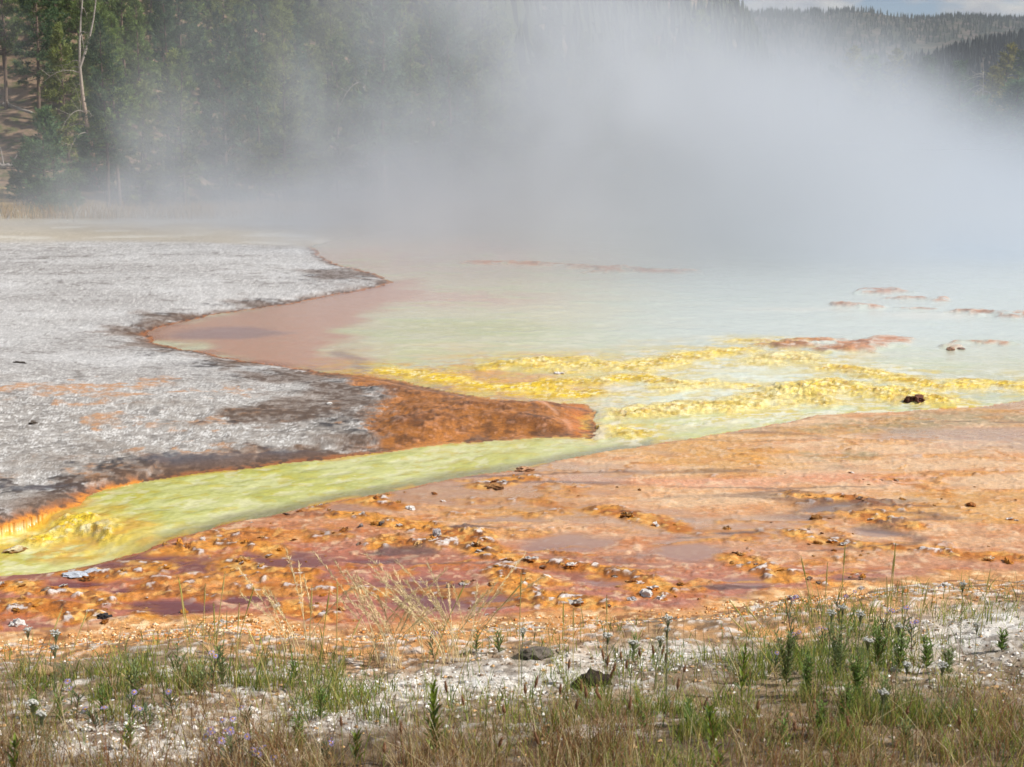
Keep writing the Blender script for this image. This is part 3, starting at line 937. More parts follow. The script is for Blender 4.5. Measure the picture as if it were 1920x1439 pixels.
def pine_meshes(seed, h, w, base, green, nb=80, sprays=8, dense=1.0):
    g = np.random.default_rng(seed)
    tr, cr_ = MB(), MB()
    zt = np.linspace(0, 1, 12)
    lean = g.normal(0, .02, 2)
    axis = np.stack([lean[0] * h * zt ** 2 + .05 * np.sin(zt * 7 + seed), lean[1] * h * zt ** 2 + .05 * np.cos(zt * 6), zt * h], 1)
    r0 = .009 * h + .025
    bark = np.array(lin((112, 96, 84)))
    tr.tube(axis, r0 * (1 - zt * .93), bark, 7)
    PP, DD, LL, CC = [], [], [], []
    for b_ in range(nb):
        t = base + (1 - base) * ((b_ + g.random()) / nb) ** .92
        o = np.array([np.interp(t, zt, axis[:, k]) for k in range(3)])
        tt = (t - base) / (1 - base)
        prof = (1 - tt) ** .75 * (.55 + .45 * min(1, tt * 5 + .45)) + .06
        if g.random() < .13: prof *= .45
        ln = w * .5 * prof * (.65 + .5 * g.random())
        az = g.random() * 2 * math.pi + b_ * 2.4
        up = -.18 + .75 * tt + g.normal(0, .12)
        d = np.array([math.cos(az), math.sin(az), up]); d /= np.linalg.norm(d)
        s_ = np.linspace(0, 1, 4)
        bp = o + np.outer(s_, d) * ln + np.outer(s_ ** 2, [0, 0, 1]) * ln * .18
        tr.tube(bp, (r0 * .22 * (1 - t) + .012) * (1 - s_ * .7), bark * .9, 3, False)
        k = int(max(5, ln / .15 * 2.1 * dense))
        u = .22 + .78 * g.random(k) ** .7
        c0 = o + np.outer(u, d) * ln + np.outer(u ** 2, [0, 0, 1]) * ln * .18
        side = np.cross(d, [0, 0, 1]); side /= np.linalg.norm(side) + 1e-9
        c0 = c0 + np.outer(g.normal(0, .20, k) * ln * (1.1 - u), side) + np.outer(g.normal(0, .07, k), [0, 0, 1])
        shade = .75 + .5 * g.random()
        P = np.repeat(c0, sprays, 0) + g.normal(0, .045, (k * sprays, 3))
        D = d * .8 + np.array([0, 0, .45]) + g.normal(0, .75, (k * sprays, 3))
        PP.append(P); DD.append(D); LL.append(.13 + .13 * g.random(k * sprays))
        tint = np.array(green) * shade
        cl = tint[None] * (.7 + .6 * g.random((k * sprays, 1)))
        yel = (g.random((k * sprays, 1)) < .10)
        cl = np.where(yel, cl * np.array([1.4, 1.25, .9]), cl)
        CC.append(cl)
    tri_sprays(cr_, np.vstack(PP), np.vstack(DD), np.concatenate(LL), .055, np.vstack(CC))
    return tr.mesh('trunk', M_bark), cr_.mesh('crown', M_needle, False)


GREEN = lin((110, 128, 72)); GREEN2 = lin((124, 134, 74)); GREEN3 = lin((84, 108, 72)); OLIVE = lin((138, 134, 74))
PINES = [pine_meshes(1, 9.0, 3.9, .08, GREEN, 104), pine_meshes(2, 10.5, 3.4, .22, GREEN3, 100), pine_meshes(3, 7.0, 3.8, .03, GREEN2, 100),
         pine_meshes(4, 4.2, 3.1, .02, GREEN3, 90), pine_meshes(5, 11.5, 4.0, .30, GREEN, 96), pine_meshes(6, 8.2, 3.2, .05, GREEN3, 96),
         pine_meshes(7, 9.5, 4.4, .12, GREEN2, 104), pine_meshes(8, 8.5, 3.4, .04, OLIVE, 96)]
PINE_H = [9.0, 10.5, 7.0, 4.2, 11.5, 8.2, 9.5, 8.5]


def empty(name, loc, rz=0.0, s=1.0):
    o = bpy.data.objects.new(name, None)
    COL.objects.link(o)
    o.location = loc
    o.rotation_euler = (0, 0, rz)
    o.scale = (s, s, s)
    o.empty_display_size = .2
    return o


def gz_far(x, y):
    return float(hills(np.array([x]), np.array([y]))[0])


def pine(var, x, y, scale, label, group=None, name='pine_tree', sink=.15):
    r = empty(name, (x, y, gz_far(x, y) - sink), rng.random() * 6.28, scale)
    obj('trunk', PINES[var][0], r); obj('crown', PINES[var][1], r)
    return tag(r, label, 'tree', group)


def hit(px, py, y0=45.0):
    """where a sight line meets the hillside"""
    ys = np.arange(y0, 400, .25)
    xr, yr = (px - CX) / F, -(py - CY) / F
    d = (xr, CP + yr * SP, -SP + yr * CP)
    xs_ = d[0] / d[1] * ys; zs_ = H + d[2] / d[1] * ys
    g = hills(xs_, ys)
    k = np.argmax(zs_ <= g) if np.any(zs_ <= g) else len(ys) - 1
    return float(xs_[k]), float(ys[k])


_o1 = ['', 'first', 'second', 'third', 'fourth', 'fifth', 'sixth', 'seventh', 'eighth', 'ninth', 'tenth', 'eleventh', 'twelfth', 'thirteenth', 'fourteenth', 'fifteenth', 'sixteenth', 'seventeenth', 'eighteenth', 'nineteenth']
_o10 = {2: 'twent', 3: 'thirt', 4: 'fort', 5: 'fift', 6: 'sixt'}
ORD = [_o1[k] if k < 20 else _o10[k // 10] + ('ieth' if k % 10 == 0 else 'y-' + _o1[k % 10]) for k in range(1, 70)]

# marked trees along the foot of the slope, left to right
SPECIAL = [(88, 402, 3, 1.12, 'low bushy pine with branches to the ground at the far left of the flat'),
           (52, 396, 3, .72, 'small pine just left of the low bushy pine at the tree line'),
           (76, 226, 1, 1.0, 'tall thin pine on the bare slope above the low bushy pine'),
           (14, 206, 4, .95, 'dark pine at the left edge of the slope casting shade on the bare ground'),
           (128, 300, 2, 1.0, 'dense pine on the slope behind the low bushy pine'),
           (205, 392, 1, .86, 'pine with a bare lower trunk in the steam left of the dry grass'),
           (223, 390, 4, .80, 'pine with a pale bare trunk in the steam beside its twin'),
           (268, 388, 2, .86, 'bushy pine standing right of the two bare trunks in the steam'),
           (345, 384, 0, .86, 'pine at the foot of the slope behind the dry grass'),
           (342, 250, 1, 1.05, 'tallest conical pine on the slope with a visible pale trunk line'),
           (440, 378, 7, .80, 'olive green pine behind the dry grass in thin steam'),
           (520, 376, 6, .80, 'broad pine behind the right end of the dry grass')]
taken = []
for px, py, var, s_, lab in SPECIAL:
    x_, y_ = hit(px, py)
    pine(var, x_, y_, s_, lab)
    taken.append((x_, y_))
stand_ = []
cand = rng.random((2600, 2))
for u, v in cand:
    a = -.52 + .66 * u
    y_ = 67 + 56 * v ** 1.15
    x_ = a * y_
    pxx = CX + F * x_ / y_
    zz_ = gz_far(x_, y_)
    pyy = HORIZON - (zz_ - H) / y_ * F
    if pxx < 105 and (200 < pyy < 460): continue           # the bare slope at the left edge
    if 90 < pxx < 190 and pyy < 120 and rng.random() < .5: continue
    sp = 2.9 if pxx > 190 else 3.7
    if any((x_ - p) ** 2 + (y_ - q_) ** 2 < sp * sp for p, q_ in taken): continue
    if len(taken) > 250: break
    taken.append((x_, y_))
    var = int(rng.choice([0, 1, 2, 4, 5, 6, 7], p=[.2, .14, .14, .12, .18, .16, .06]))
    if var == 7 and pxx < 700: var = 5
    if 140 < pxx < 225 and y_ < 74: var = 3                # low trees keep the dead pine in view
    steamy = pxx > 640
    stand_.append((x_, y_, var, steamy))
for steamy in (False, True):
    for row, (r0_, r1_) in enumerate([(0, 76), (76, 87), (87, 100), (100, 200)]):
        sel_ = sorted([t_ for t_ in stand_ if t_[3] == steamy and r0_ <= t_[1] < r1_], key=lambda t_: t_[0] / t_[1])
        for k, (x_, y_, var, _) in enumerate(sel_):
            place_ = ['front row', 'second row', 'third row', 'highest rows'][row]
            lab = ('pine in the steam, %s of the slope, %s from left' if steamy else 'green pine, %s of the open slope, %s from left') % (place_, ORD[k])
            pine(var, x_, y_, .72 + .38 * rng.random(), lab, 'pines behind the steam' if steamy else 'pines on the open slope')
# clump beyond the pool on the right, tops above the steam
RIGHT = [(1905, 78, 100, 4), (1865, 92, 104, 7), (1850, 130, 96, 7), (1792, 120, 100, 5), (1770, 150, 108, 7), (1738, 128, 110, 1), (1712, 112, 112, 5), (1676, 100, 112, 7), (1625, 112, 118, 0),
         (1600, 96, 122, 7), (1890, 160, 92, 3), (1820, 190, 94, 3), (1760, 190, 100, 2), (1935, 100, 98, 0), (1975, 90, 100, 6), (1540, 130, 125, 5), (1340, 96, 122, 7), (1310, 110, 118, 0), (1375, 120, 120, 2), (1480, 150, 124, 6)]

for k, (px, top, dist, var) in enumerate(sorted(RIGHT)):
    x_ = at_dist(px, dist)
    zt_ = H + (HORIZON - top) / F * dist
    s_ = (zt_ - gz_far(x_, dist)) / PINE_H[var]
    t_ = pine(var, x_, dist, s_, 'olive pine rising out of the steam, %s of the row beyond the pool' % ORD[k], 'pines beyond the pool on the right')
    t_.scale = (s_ * 1.55, s_ * 1.55, s_)


# dead standing trees and fallen wood
def snag(x, y, h, label, seed, branches=14, droop=.5, lean=0.0, forked=False, z=None, r=None):
    g = np.random.default_rng(seed)
    tr, br = MB(), MB()
    t = np.linspace(0, 1, 9)
    ax = np.stack([lean * h * t + .04 * h * np.sin(t * 4 + seed) * t, .02 * h * np.cos(t * 5), t * h], 1)
    rad = (r or .012 * h + .04)
    wood = lin((176, 166, 156))
    cw = np.array([np.array(lin((176, 138, 108))) * (1 - q) + np.array(wood) * q for q in np.clip(t * 1.6 - .1, 0, 1)])
    tr.tube(ax, rad * (1 - .85 * t), cw, 7)
    if forked:
        i0 = ax[5]
        tr.tube(i0 + np.outer(np.linspace(0, 1, 6), [.10 * h, .02, .40 * h]) + np.outer(np.sin(np.linspace(0, 3, 6)), [.02 * h, 0, 0]), rad * .45 * np.linspace(1, .2, 6), wood, 6)
    for b_ in range(branches):
        u = .25 + .72 * g.random()
        o = np.array([np.interp(u, t, ax[:, k]) for k in range(3)])
        az = g.random() * 6.28
        ln = h * (.10 + .16 * g.random()) * (1.2 - .6 * u)
        s_ = np.linspace(0, 1, 6)
        d = np.array([math.cos(az), math.sin(az), .35 + .3 * g.random()])
        P = o + np.outer(s_, d) * ln - np.outer(s_ ** 2, [0, 0, 1]) * ln * droop * (.8 + .8 * g.random())
        br.tube(P, .022 * (1 - .8 * s_) * (.6 + h * .06), wood, 4)
        for e in range(2):
            q0 = P[3 + e]
            d2 = d + g.normal(0, .6, 3)
            br.tube(q0 + np.outer(np.linspace(0, 1, 3), d2) * ln * .3, [.010, .007, .003], wood, 3)
    e = empty('dead_tree', (x, y, (gz_far(x, y) if z is None else z) - .1), g.random() * 6.28)
    e.rotation_euler = (0, 0, 0)
    obj('trunk', tr.mesh('trunk', M_deadwood), e)
    obj('branches', br.mesh('branches', M_deadwood), e)['kind'] = 'stuff'
    return tag(e, label, 'dead tree')


y_ = 72.0; x_ = at_dist(182, y_)
snag(x_, y_, H + (HORIZON + 4) / F * y_ - gz_far(x_, y_), 'pale dead pine with forked top and drooping bare branches on the slope', 3, 14, .9, -.05, True)
snag(*hit(232, 150), 1.9, 'short broken grey snag with crooked limbs below the forked dead pine', 7, 8, .6, .1)
for px, top, dist, lab, sd, nb in [(1824, 116, 95, 'silver dead tree with drooping branches left of the tallest olive pine', 11, 30), (1912, 140, 93, 'bare grey dead tree at the right edge beside the tallest pine', 12, 22),
                                   (1330, 104, 112, 'pale dead tree showing through the steam right of centre', 13, 18), (1318, 128, 114, 'shorter pale dead stem beside the dead tree in the steam', 14, 10),
                                   (692, 118, 72, 'thin white dead tree against the dark pines in the steam', 15, 12), (1030, 105, 76, 'faint dead pine deep in the steam near the middle', 16, 12)]:
    x_ = at_dist(px, dist)
    zb_ = gz_far(x_, dist)
    snag(x_, dist, H + (HORIZON - top) / F * dist - zb_, lab, sd, nb, .8, r=.06)


def log_(name, p0, p1, r, label, knots=3, seed=1, lift=.0):
    g = np.random.default_rng(seed)
    P = np.linspace(p0, p1, 9)
    P[:, 2] += lift + r * .6
    P += g.normal(0, r * .25, P.shape)
    mb, st = MB(), MB()
    mb.tube(P, r * np.linspace(1, .6, 9), lin((158, 150, 142)), 8)
    for k in range(knots):
        q = P[2 + 2 * k % 7]
        d = g.normal(0, 1, 3); d[2] = abs(d[2]) + .6
        st.tube(q + np.outer(np.linspace(0, 1, 4), d) * r * 3.5, r * np.array([.35, .28, .2, .08]), lin((160, 152, 144)), 5)
    e = empty(name, (0, 0, 0))
    obj('trunk', mb.mesh('trunk', M_deadwood), e)
    obj('branch', st.mesh('branch', M_deadwood), e)
    return tag(e, label, 'log')


def on_hill(px, py):
    x_, y_ = hit(px, py)
    return np.array([x_, y_, gz_far(x_, y_)])


log_('fallen_log', on_hill(-20, 316), on_hill(34, 314), .14, 'grey fallen log on the bare slope left of the low bushy pine', 3, 4)
log_('fallen_log', on_hill(8, 198), on_hill(62, 216), .12, 'long weathered log lying uphill under the dark edge pine', 2, 5)
for k, (q0, q1, lab) in enumerate([((-15, 412), (58, 402), 'bleached driftwood branch at the left edge of the far flat'), ((10, 418), (40, 396), 'forked grey branch crossing the bleached driftwood')]):
    a0, a1 = gp(*q0), gp(*q1)
    log_('driftwood_branch', np.array([*a0, 0.0]), np.array([*a1, .25 + .2 * k]), .05, lab, 3, 8 + k)
# upturned dead branches by the far shore
g0 = gp(930, 372)
for k, (px, py, hh, ln, lab) in enumerate([(928, 380, 1.9, -.25, 'bare white stump with upright broken limbs on the far shore'), (955, 382, 1.3, .5, 'leaning white branch beside the broken stump on the far shore')]):
    p_ = gp(px, py)
    snag(p_[0], min(p_[1], 70), hh, lab, 30 + k, 8, .1, ln, z=.1)

# ---------------------------------------------------------------- far forest: beyond counting
def far_forest(name, spots, hts, label, cols):
    n = len(spots)
    k = 5
    ang = np.linspace(0, 2 * math.pi, k, endpoint=False)
    V, Fc, C = [], [], []
    for tier, (z0, z1, rr) in enumerate([(0.05, .62, .20), (.38, 1.0, .13)]):
        ring = np.stack([np.cos(ang), np.sin(ang), np.zeros(k)], 1)
        jit = .7 + .6 * rng.random((n, k, 1))
        P = spots[:, None, :] + ring[None] * jit * (rr * hts)[:, None, None] + np.array([0, 0, 1.0]) * (z0 * hts)[:, None, None]
        tip = spots + np.stack([rng.normal(0, .01, n) * hts, rng.normal(0, .01, n) * hts, z1 * hts], 1)
        blk = np.concatenate([P, tip[:, None, :]], 1)
        base = (np.arange(n) * (k + 1))[:, None, None] + tier * n * (k + 1)
        f = np.array([(a, (a + 1) % k, k) for a in range(k)])[None] + base
        V.append(blk.reshape(-1, 3)); Fc.append(f.reshape(-1, 3))
        C.append(np.repeat(cols, k + 1, 0))
    me = mesh_np(name, np.vstack(V), np.vstack(Fc), M_needle, False, None, np.vstack(C))
    return tag(obj(name, me), label, 'forest', kind='stuff')


def forest_spots(n, a0, a1, y0, y1, p=1.0):
    a = a0 + (a1 - a0) * rng.random(n)
    y = y0 + (y1 - y0) * rng.random(n) ** p
    x = a * y
    return np.stack([x, y, hills(x, y) - .3], 1)


s1 = forest_spots(7000, .10, .62, 1900, 2800)
keep_ = fbm(s1[:, 0], s1[:, 1], 160, 3, 301) > .44
s1 = s1[keep_]
c1 = np.array(lin((54, 62, 40)))[None] * (.7 + .6 * rng.random((len(s1), 1)))
far_forest('distant_forest', s1, 7 + 6 * rng.random(len(s1)), 'olive forest along the far ridge under the clouds', c1)
s2 = forest_spots(6000, .10, .62, 620, 1050)
c2 = np.array(lin((34, 44, 36)))[None] * (.7 + .6 * rng.random((len(s2), 1)))  # foliage coloured dark in place of a cloud shadow on this hill
far_forest('wooded_hill', s2, 6 + 5 * rng.random(len(s2)), 'dark wooded hill below the far ridge', c2)
s3 = forest_spots(8000, -.30, .27, 118, 640, 1.2)
s3 = s3[(hills(s3[:, 0], s3[:, 1]) > 2)]
c3 = np.array(lin((72, 80, 48)))[None] * (.7 + .6 * rng.random((len(s3), 1)))
far_forest('upper_forest', s3, 5 + 4 * rng.random(len(s3)), 'forest on the upper slope behind the front pines', c3)
# one pine standing clear on the ridge
xl_ = at_dist(1445, 2350.0)
pine(5, xl_, 2350.0, 1.75, 'lone conifer standing above the far ridge line', sink=1.0)

# ---------------------------------------------------------------- thin air between here and the ridge
hz = bpy.data.meshes.new('haze')
bmx = bmesh.new(); bmesh.ops.create_cube(bmx, size=1.0)
for v in bmx.verts:
    v.co = (9500 if v.co.x > 0 else -9500, 9500 if v.co.y > 0 else -3500, 420 if v.co.z > 0 else -1.8)
bmx.to_mesh(hz); bmx.free()
MH = bpy.data.materials.new('haze'); MH.use_nodes = True
MH.node_tree.nodes.remove(MH.node_tree.nodes['Principled BSDF'])
vv = MH.node_tree.nodes.new('ShaderNodeVolumePrincipled')
vv.inputs['Color'].default_value = (.80, .88, 1.0, 1)
vv.inputs['Density'].default_value = .00009
MH.node_tree.links.new(vv.outputs[0], MH.node_tree.nodes['Material Output'].inputs['Volume'])
hz.materials.append(MH)
tag(obj('haze', hz), kind='stuff')

# ---------------------------------------------------------------- looking up the ground
GZ = gz.reshape(nr, nc)


def gh(x, y):
    x, y = np.atleast_1d(np.asarray(x, float)), np.atleast_1d(np.asarray(y, float))
    ri = np.interp(y, Y, np.arange(nr)); ci = np.interp(x / y, A, np.arange(nc))
    r0, c0 = np.clip(ri.astype(int), 0, nr - 2), np.clip(ci.astype(int), 0, nc - 2)
    fr, fc = ri - r0, ci - c0
    return (GZ[r0, c0] * (1 - fr) + GZ[r0 + 1, c0] * fr) * (1 - fc) + (GZ[r0, c0 + 1] * (1 - fr) + GZ[r0 + 1, c0 + 1] * fr) * fc


def stand(px, py, h=0.0):
    """ground point of a thing of height h whose top shows at this spot"""
    zb = .02
    for _ in range(6):
        x, y = gp(px, py, zb + h)
        y = max(y, 2.96)
        zb = float(gh(x, y)[0])
    return x, y, zb


def proj(x, y, z):
    f = y * CP + (H - z) * SP
    u = y * SP - (H - z) * CP
    return CX + F * x / f, CY - F * u / f


def bl(px, py, cx, cyy_, rx, ry): return np.exp(-((px - cx) / rx) ** 2 - ((py - cyy_) / ry) ** 2)


# ---------------------------------------------------------------- stones and crust
def lump_mesh(name, seed, mat, c_low, c_top, flat=.55, amp=.35, sub=3, topmin=.25, freq=2.2, dark=None, smooth=None):
    g = np.random.default_rng(seed)
    bmx = bmesh.new()
    bmesh.ops.create_icosphere(bmx, subdivisions=sub, radius=1.0)
    V = np.array([v.co[:] for v in bmx.verts]); Fc = np.array([[v.index for v in f.verts] for f in bmx.faces])
    bmx.free()
    o = g.random(3) * 50
    q = V * freq
    n_ = fbm(q[:, 0] + q[:, 2] * .7 + o[0], q[:, 1] - q[:, 2] * .9 + o[1], 1.0, 4, seed)
    n2_ = fbm(q[:, 0] * 2.7 + o[2], q[:, 1] * 2.7 + q[:, 2] * 2.3, 1.0, 3, seed + 9)
    r_ = 1 + amp * (n_ - .5) * 2.4 + amp * .7 * (n2_ - .5)
    st_ = np.array([1 + .5 * g.random(), .8 + .3 * g.random(), flat])
    V = V * r_[:, None] * st_
    t = np.clip((V[:, 2] / flat - topmin) / .35 + 1.6 * (n2_ - .5), 0, 1)[:, None]
    C = np.asarray(c_low)[None] * (1 - t) + np.asarray(c_top)[None] * t
    if dark is not None:
        d = sstep(.52, .62, n_)[:, None] * .8
        C = C * (1 - d) + np.asarray(dark)[None] * d
    return mesh_np(name, V, Fc, mat, smooth is True, None, C)


ORANGE, AMBER, WHITE, GREYW, DARK = lin((198, 122, 40)), lin((214, 150, 62)), lin((232, 228, 224)), lin((190, 184, 186)), lin((74, 52, 38))
CRUST = [lump_mesh('mat_crust', 400 + k, M_crust, *cfg, .45 + .2 * (k % 3), .85, 3, .1 + .2 * (k % 4), 3.1, dark) for k, (cfg, dark) in enumerate([
    ((ORANGE, AMBER), DARK), ((ORANGE, WHITE), None), ((AMBER, lin((226, 190, 140))), DARK), ((lin((150, 88, 40)), lin((204, 184, 164))), DARK), ((ORANGE, lin((232, 184, 120))), None), ((lin((176, 110, 50)), ORANGE), DARK), ((lin((170, 110, 60)), WHITE), None), ((AMBER, ORANGE), None)])]
spots = []
for r_ in RIMS:
    seg = np.linalg.norm(np.diff(r_, axis=0), axis=1)
    L = seg.sum()
    for k in range(max(2, int(L / .11))):
        u = rng.random() * L
        j = np.searchsorted(np.cumsum(seg), u); j = min(j, len(seg) - 1)
        t = (u - (np.cumsum(seg)[j] - seg[j])) / seg[j]
        p = r_[j] * (1 - t) + r_[j + 1] * t
        spots.append((p[0] + rng.normal(0, .06), p[1] + rng.normal(0, .07), .009 + .016 * rng.random() ** 2, True))
tries = 0
while len(spots) < 210 and tries < 5000:
    tries += 1
    px, py = rng.uniform(-20, 1940), rng.uniform(890, 1180)
    x_, y_ = gp(px, py)
    if float(sdf(np.array([x_]), np.array([y_]), MATP)[0]) > -.12: continue
    if fbm(np.array([x_]), np.array([y_]), .9, 3, 511)[0] < .46: continue
    spots.append((x_, y_, .006 + .013 * rng.random() ** 2.5, False))
spots = [s_ for s_ in spots if -.40 < s_[0] / s_[1] < .40][:298]
for x_, y_, s_, onrim in spots:
    o = obj('mat_crust', CRUST[int(rng.integers(len(CRUST)))], None, (x_, y_, float(gh(x_, y_)[0]) + s_ * .02))
    o.scale = (s_ * (1 + .5 * rng.random()), s_, s_ * (.7 + .5 * rng.random()))
    o.rotation_euler = (rng.normal(0, .2), rng.normal(0, .2), rng.random() * 6.28)
    tag(o, 'small knob of orange and white crust along a rim of the wet mat' if onrim else 'small knob of orange and white crust standing loose on the wet mat', 'crust knob', 'crust knobs on the rims' if onrim else 'loose crust knobs')

STONES = [('stone', 820, 1001, .030, WHITE, GREYW, .9, 'whitish ribbed stone sitting upright on the orange mat left of the long rim'),
          ('stone', 768, 953, .024, WHITE, WHITE, .8, 'small white stone near the upper edge of the orange mat'),
          ('stone', 140, 1075, .055, lin((196, 202, 214)), lin((206, 212, 222)), .22, 'flat pale blue stone lying at the lower edge of the stream'),
          ('stone', 172, 1069, .040, lin((190, 196, 208)), lin((204, 208, 218)), .22, 'smaller flat pale stone touching the flat pale blue one'),
          ('stone', 33, 1170, .030, WHITE, WHITE, .8, 'white stone on the orange lumps at the left edge'),
          ('stone', 1212, 1114, .030, WHITE, WHITE, .7, 'white stone at the lower end of the long crust rim'),
          ('stone', 1186, 1123, .020, WHITE, GREYW, .7, 'little white stone just left of the white stone on the rim'),
          ('stone', 872, 1092, .028, WHITE, lin((200, 160, 110)), .5, 'white crusted stone alone in the smooth purple pan'),
          ('stone', 1772, 1100, .024, WHITE, WHITE, .7, 'white stone on the dark orange strip near the grassy corner'),
          ('stone', 195, 1157, .028, lin((48, 46, 48)), lin((66, 64, 66)), .7, 'black stone on the orange mat above the left grass'),
          ('stone', 676, 987, .022, lin((96, 84, 80)), lin((150, 142, 140)), .8, 'dark grey stone on the mat left of the whitish ribbed stone'),
          ('stone', 715, 982, .016, lin((70, 62, 60)), lin((120, 112, 110)), .9, 'tiny dark stone between the grey stone and the crust rim'),
          ('stone', 1531, 972, .034, lin((132, 90, 48)), lin((156, 108, 58)), .75, 'brown rounded lump of rock between two wet pans'),
          ('stone', 1820, 947, .026, lin((134, 86, 50)), lin((172, 112, 62)), .7, 'brown rock standing alone on the pale mat at right'),
          ('stone', 1722, 745, .062, lin((92, 58, 48)), lin((118, 80, 66)), .75, 'dark brown rock at the end of the yellow waterfall ledge'),
          ('stone', 1704, 750, .05, lin((88, 56, 46)), lin((104, 70, 58)), .8, 'lower brown rock joined to the rock at the waterfall ledge'),
          ('stone', 985, 880, .055, lin((136, 92, 62)), lin((190, 146, 112)), .42, 'dark crusted hump on the near edge of the stream'),
          ('stone', 925, 911, .045, lin((96, 62, 40)), lin((190, 138, 88)), .35, 'dark overhanging crust just below the hump at the stream edge'),
          ('stone', 1783, 655, .045, lin((150, 110, 88)), lin((176, 140, 120)), .6, 'small brown knob in the pale water beyond the yellow ledges'),
          ('stone', 1803, 654, .04, lin((140, 110, 100)), lin((170, 144, 132)), .6, 'second small brown knob in the pale water beside its twin'),
          ('stone', 62, 793, .035, lin((84, 74, 66)), lin((110, 100, 92)), .6, 'dark stone on the speckled sinter at left'),
          ('stone', 618, 756, .03, WHITE, WHITE, .4, 'white stone on the dark stained sinter'),
          ('stone', 1048, 700, .035, lin((196, 182, 190)), WHITE, .5, 'greyish white stone on the orange shallows'),
          ('stone', 38, 679, .060, lin((62, 56, 52)), lin((88, 80, 74)), .35, 'dark splinter of wood lying on the white sinter'),
          ('stone', 28, 1026, .05, lin((150, 110, 60)), lin((234, 220, 180)), .4, 'cream stone with a brown end in the foaming water at left')]
for k, (nm, px, py, s_, cl, ct, fl, lab) in enumerate(STONES):
    x_, y_, zb_ = stand(px, py, s_ * .2)
    o = obj(nm, lump_mesh('stone', 600 + k, M_stone, cl, ct, fl, .62, 3, .2, 2.3), None, (x_, y_, zb_ + s_ * fl * .35))
    o.scale = (s_, s_, s_)
    o.location.z -= s_ * fl * .25
    o.rotation_euler = (0, 0, rng.random() * 6.28)
    tag(o, lab, 'stone')
    if 'splinter' in lab: o.name = 'wood_splinter'; o['category'] = 'wood'; o.scale = (s_ * 1.2, s_ * .5, s_ * .8); o.rotation_euler = (0, 0, -.5)
    if 'ribbed' in lab: o.scale = (s_ * .8, s_ * .7, s_)
# low heaps of soil and a slab in the foreground grass
for k, (px, py, s_, cl, ct, fl, nm, lab, cat) in enumerate([
        (1112, 1278, .055, lin((46, 38, 34)), lin((72, 60, 52)), .75, 'soil_clod', 'dark brown clod of soil with roots on the white gravel', 'clod'),
        (1003, 1226, .050, lin((92, 84, 78)), lin((128, 118, 108)), .6, 'soil_clod', 'small grey clod at the upper edge of the gravel', 'clod'),
        (1098, 1368, .050, lin((206, 186, 170)), lin((226, 212, 200)), .3, 'stone', 'pale pinkish slab half hidden in the brown grass', 'stone'),
        (1700, 1252, .045, lin((214, 206, 202)), WHITE, .3, 'stone', 'flat white stone among the grass on the right gravel', 'stone'),
        (683, 1330, .030, WHITE, WHITE, .5, 'stone', 'white stone on the gravel left of the leafy spike', 'stone'),
        (672, 1312, .026, lin((150, 140, 132)), GREYW, .5, 'stone', 'grey stone just above the white stone on the gravel', 'stone'),
        (80, 1258, .045, lin((176, 130, 92)), lin((206, 170, 130)), .5, 'stone', 'tan stone on the orange gravel at left', 'stone')]):
    x_, y_, zb_ = stand(px, py, s_ * .3)
    o = obj(nm, lump_mesh(nm, 700 + k, M_stone, cl, ct, fl, .5, 3, .2, 2.4), None, (x_, y_, zb_ + s_ * fl * .3))
    o.scale = (s_, s_, s_)
    tag(o, lab, cat)

# gravel chips: beyond counting
NCH = 36000
cxx = rng.uniform(-.72, .72, NCH * 2); cyy = 3.0 + 3.9 * rng.random(NCH * 2) ** .8
cxx = cxx * cyy
sd_ = sdf(cxx, cyy, BANK)
cpx, cpy = proj(cxx, cyy, gh(cxx, cyy))
white_zone = np.clip(bl(cpx, cpy, 900, 1285, 260, 42) + bl(cpx, cpy, 240, 1385, 230, 55) + bl(cpx, cpy, 1830, 1225, 150, 70) + bl(cpx, cpy, 1240, 1245, 190, 24) + bl(cpx, cpy, 640, 1330, 120, 40), 0, 1)
ok = (sd_ < .10) & (rng.random(NCH * 2) < np.maximum(.12 + .88 * white_zone, sstep(-.45, -.2, sd_)) * (.35 + .65 * sstep(.40, .55, fbm(cxx, cyy, .4, 3, 801))))
cxx, cyy, sd_, white_zone = cxx[ok][:NCH], cyy[ok][:NCH], sd_[ok][:NCH], white_zone[ok][:NCH]
n = len(cxx)
oct_ = np.array([[1, 0, 0], [0, 1, 0], [-1, 0, 0], [0, -1, 0], [0, 0, .8], [0, 0, -.5]], float)
of = np.array([[0, 1, 4], [1, 2, 4], [2, 3, 4], [3, 0, 4], [1, 0, 5], [2, 1, 5], [3, 2, 5], [0, 3, 5]])
sz = .0035 + .0085 * rng.random(n) ** 2.2
an = rng.random(n) * 6.28
Vc = oct_[None] * (.55 + .9 * rng.random((n, 6, 3)))
ca_, sa_ = np.cos(an)[:, None], np.sin(an)[:, None]
Vx = Vc[:, :, 0] * ca_ - Vc[:, :, 1] * sa_; Vy = Vc[:, :, 0] * sa_ + Vc[:, :, 1] * ca_
Vc = np.stack([Vx * sz[:, None] + cxx[:, None], Vy * sz[:, None] + cyy[:, None], Vc[:, :, 2] * sz[:, None] * .8 + (gh(cxx, cyy) + sz * .25)[:, None]], -1)
pal = np.array([lin((242, 239, 234)), lin((214, 205, 196)), lin((176, 162, 148)), lin((132, 112, 94)), lin((198, 160, 116))])
ci_ = rng.choice(5, n, p=[.32, .24, .18, .20, .06])
dull = rng.random(n) > .15 + white_zone * 1.1
ci_ = np.where(dull, rng.integers(2, 5, n), ci_)
orange_edge = rng.random(n) < sstep(-.95, -.35, sd_)
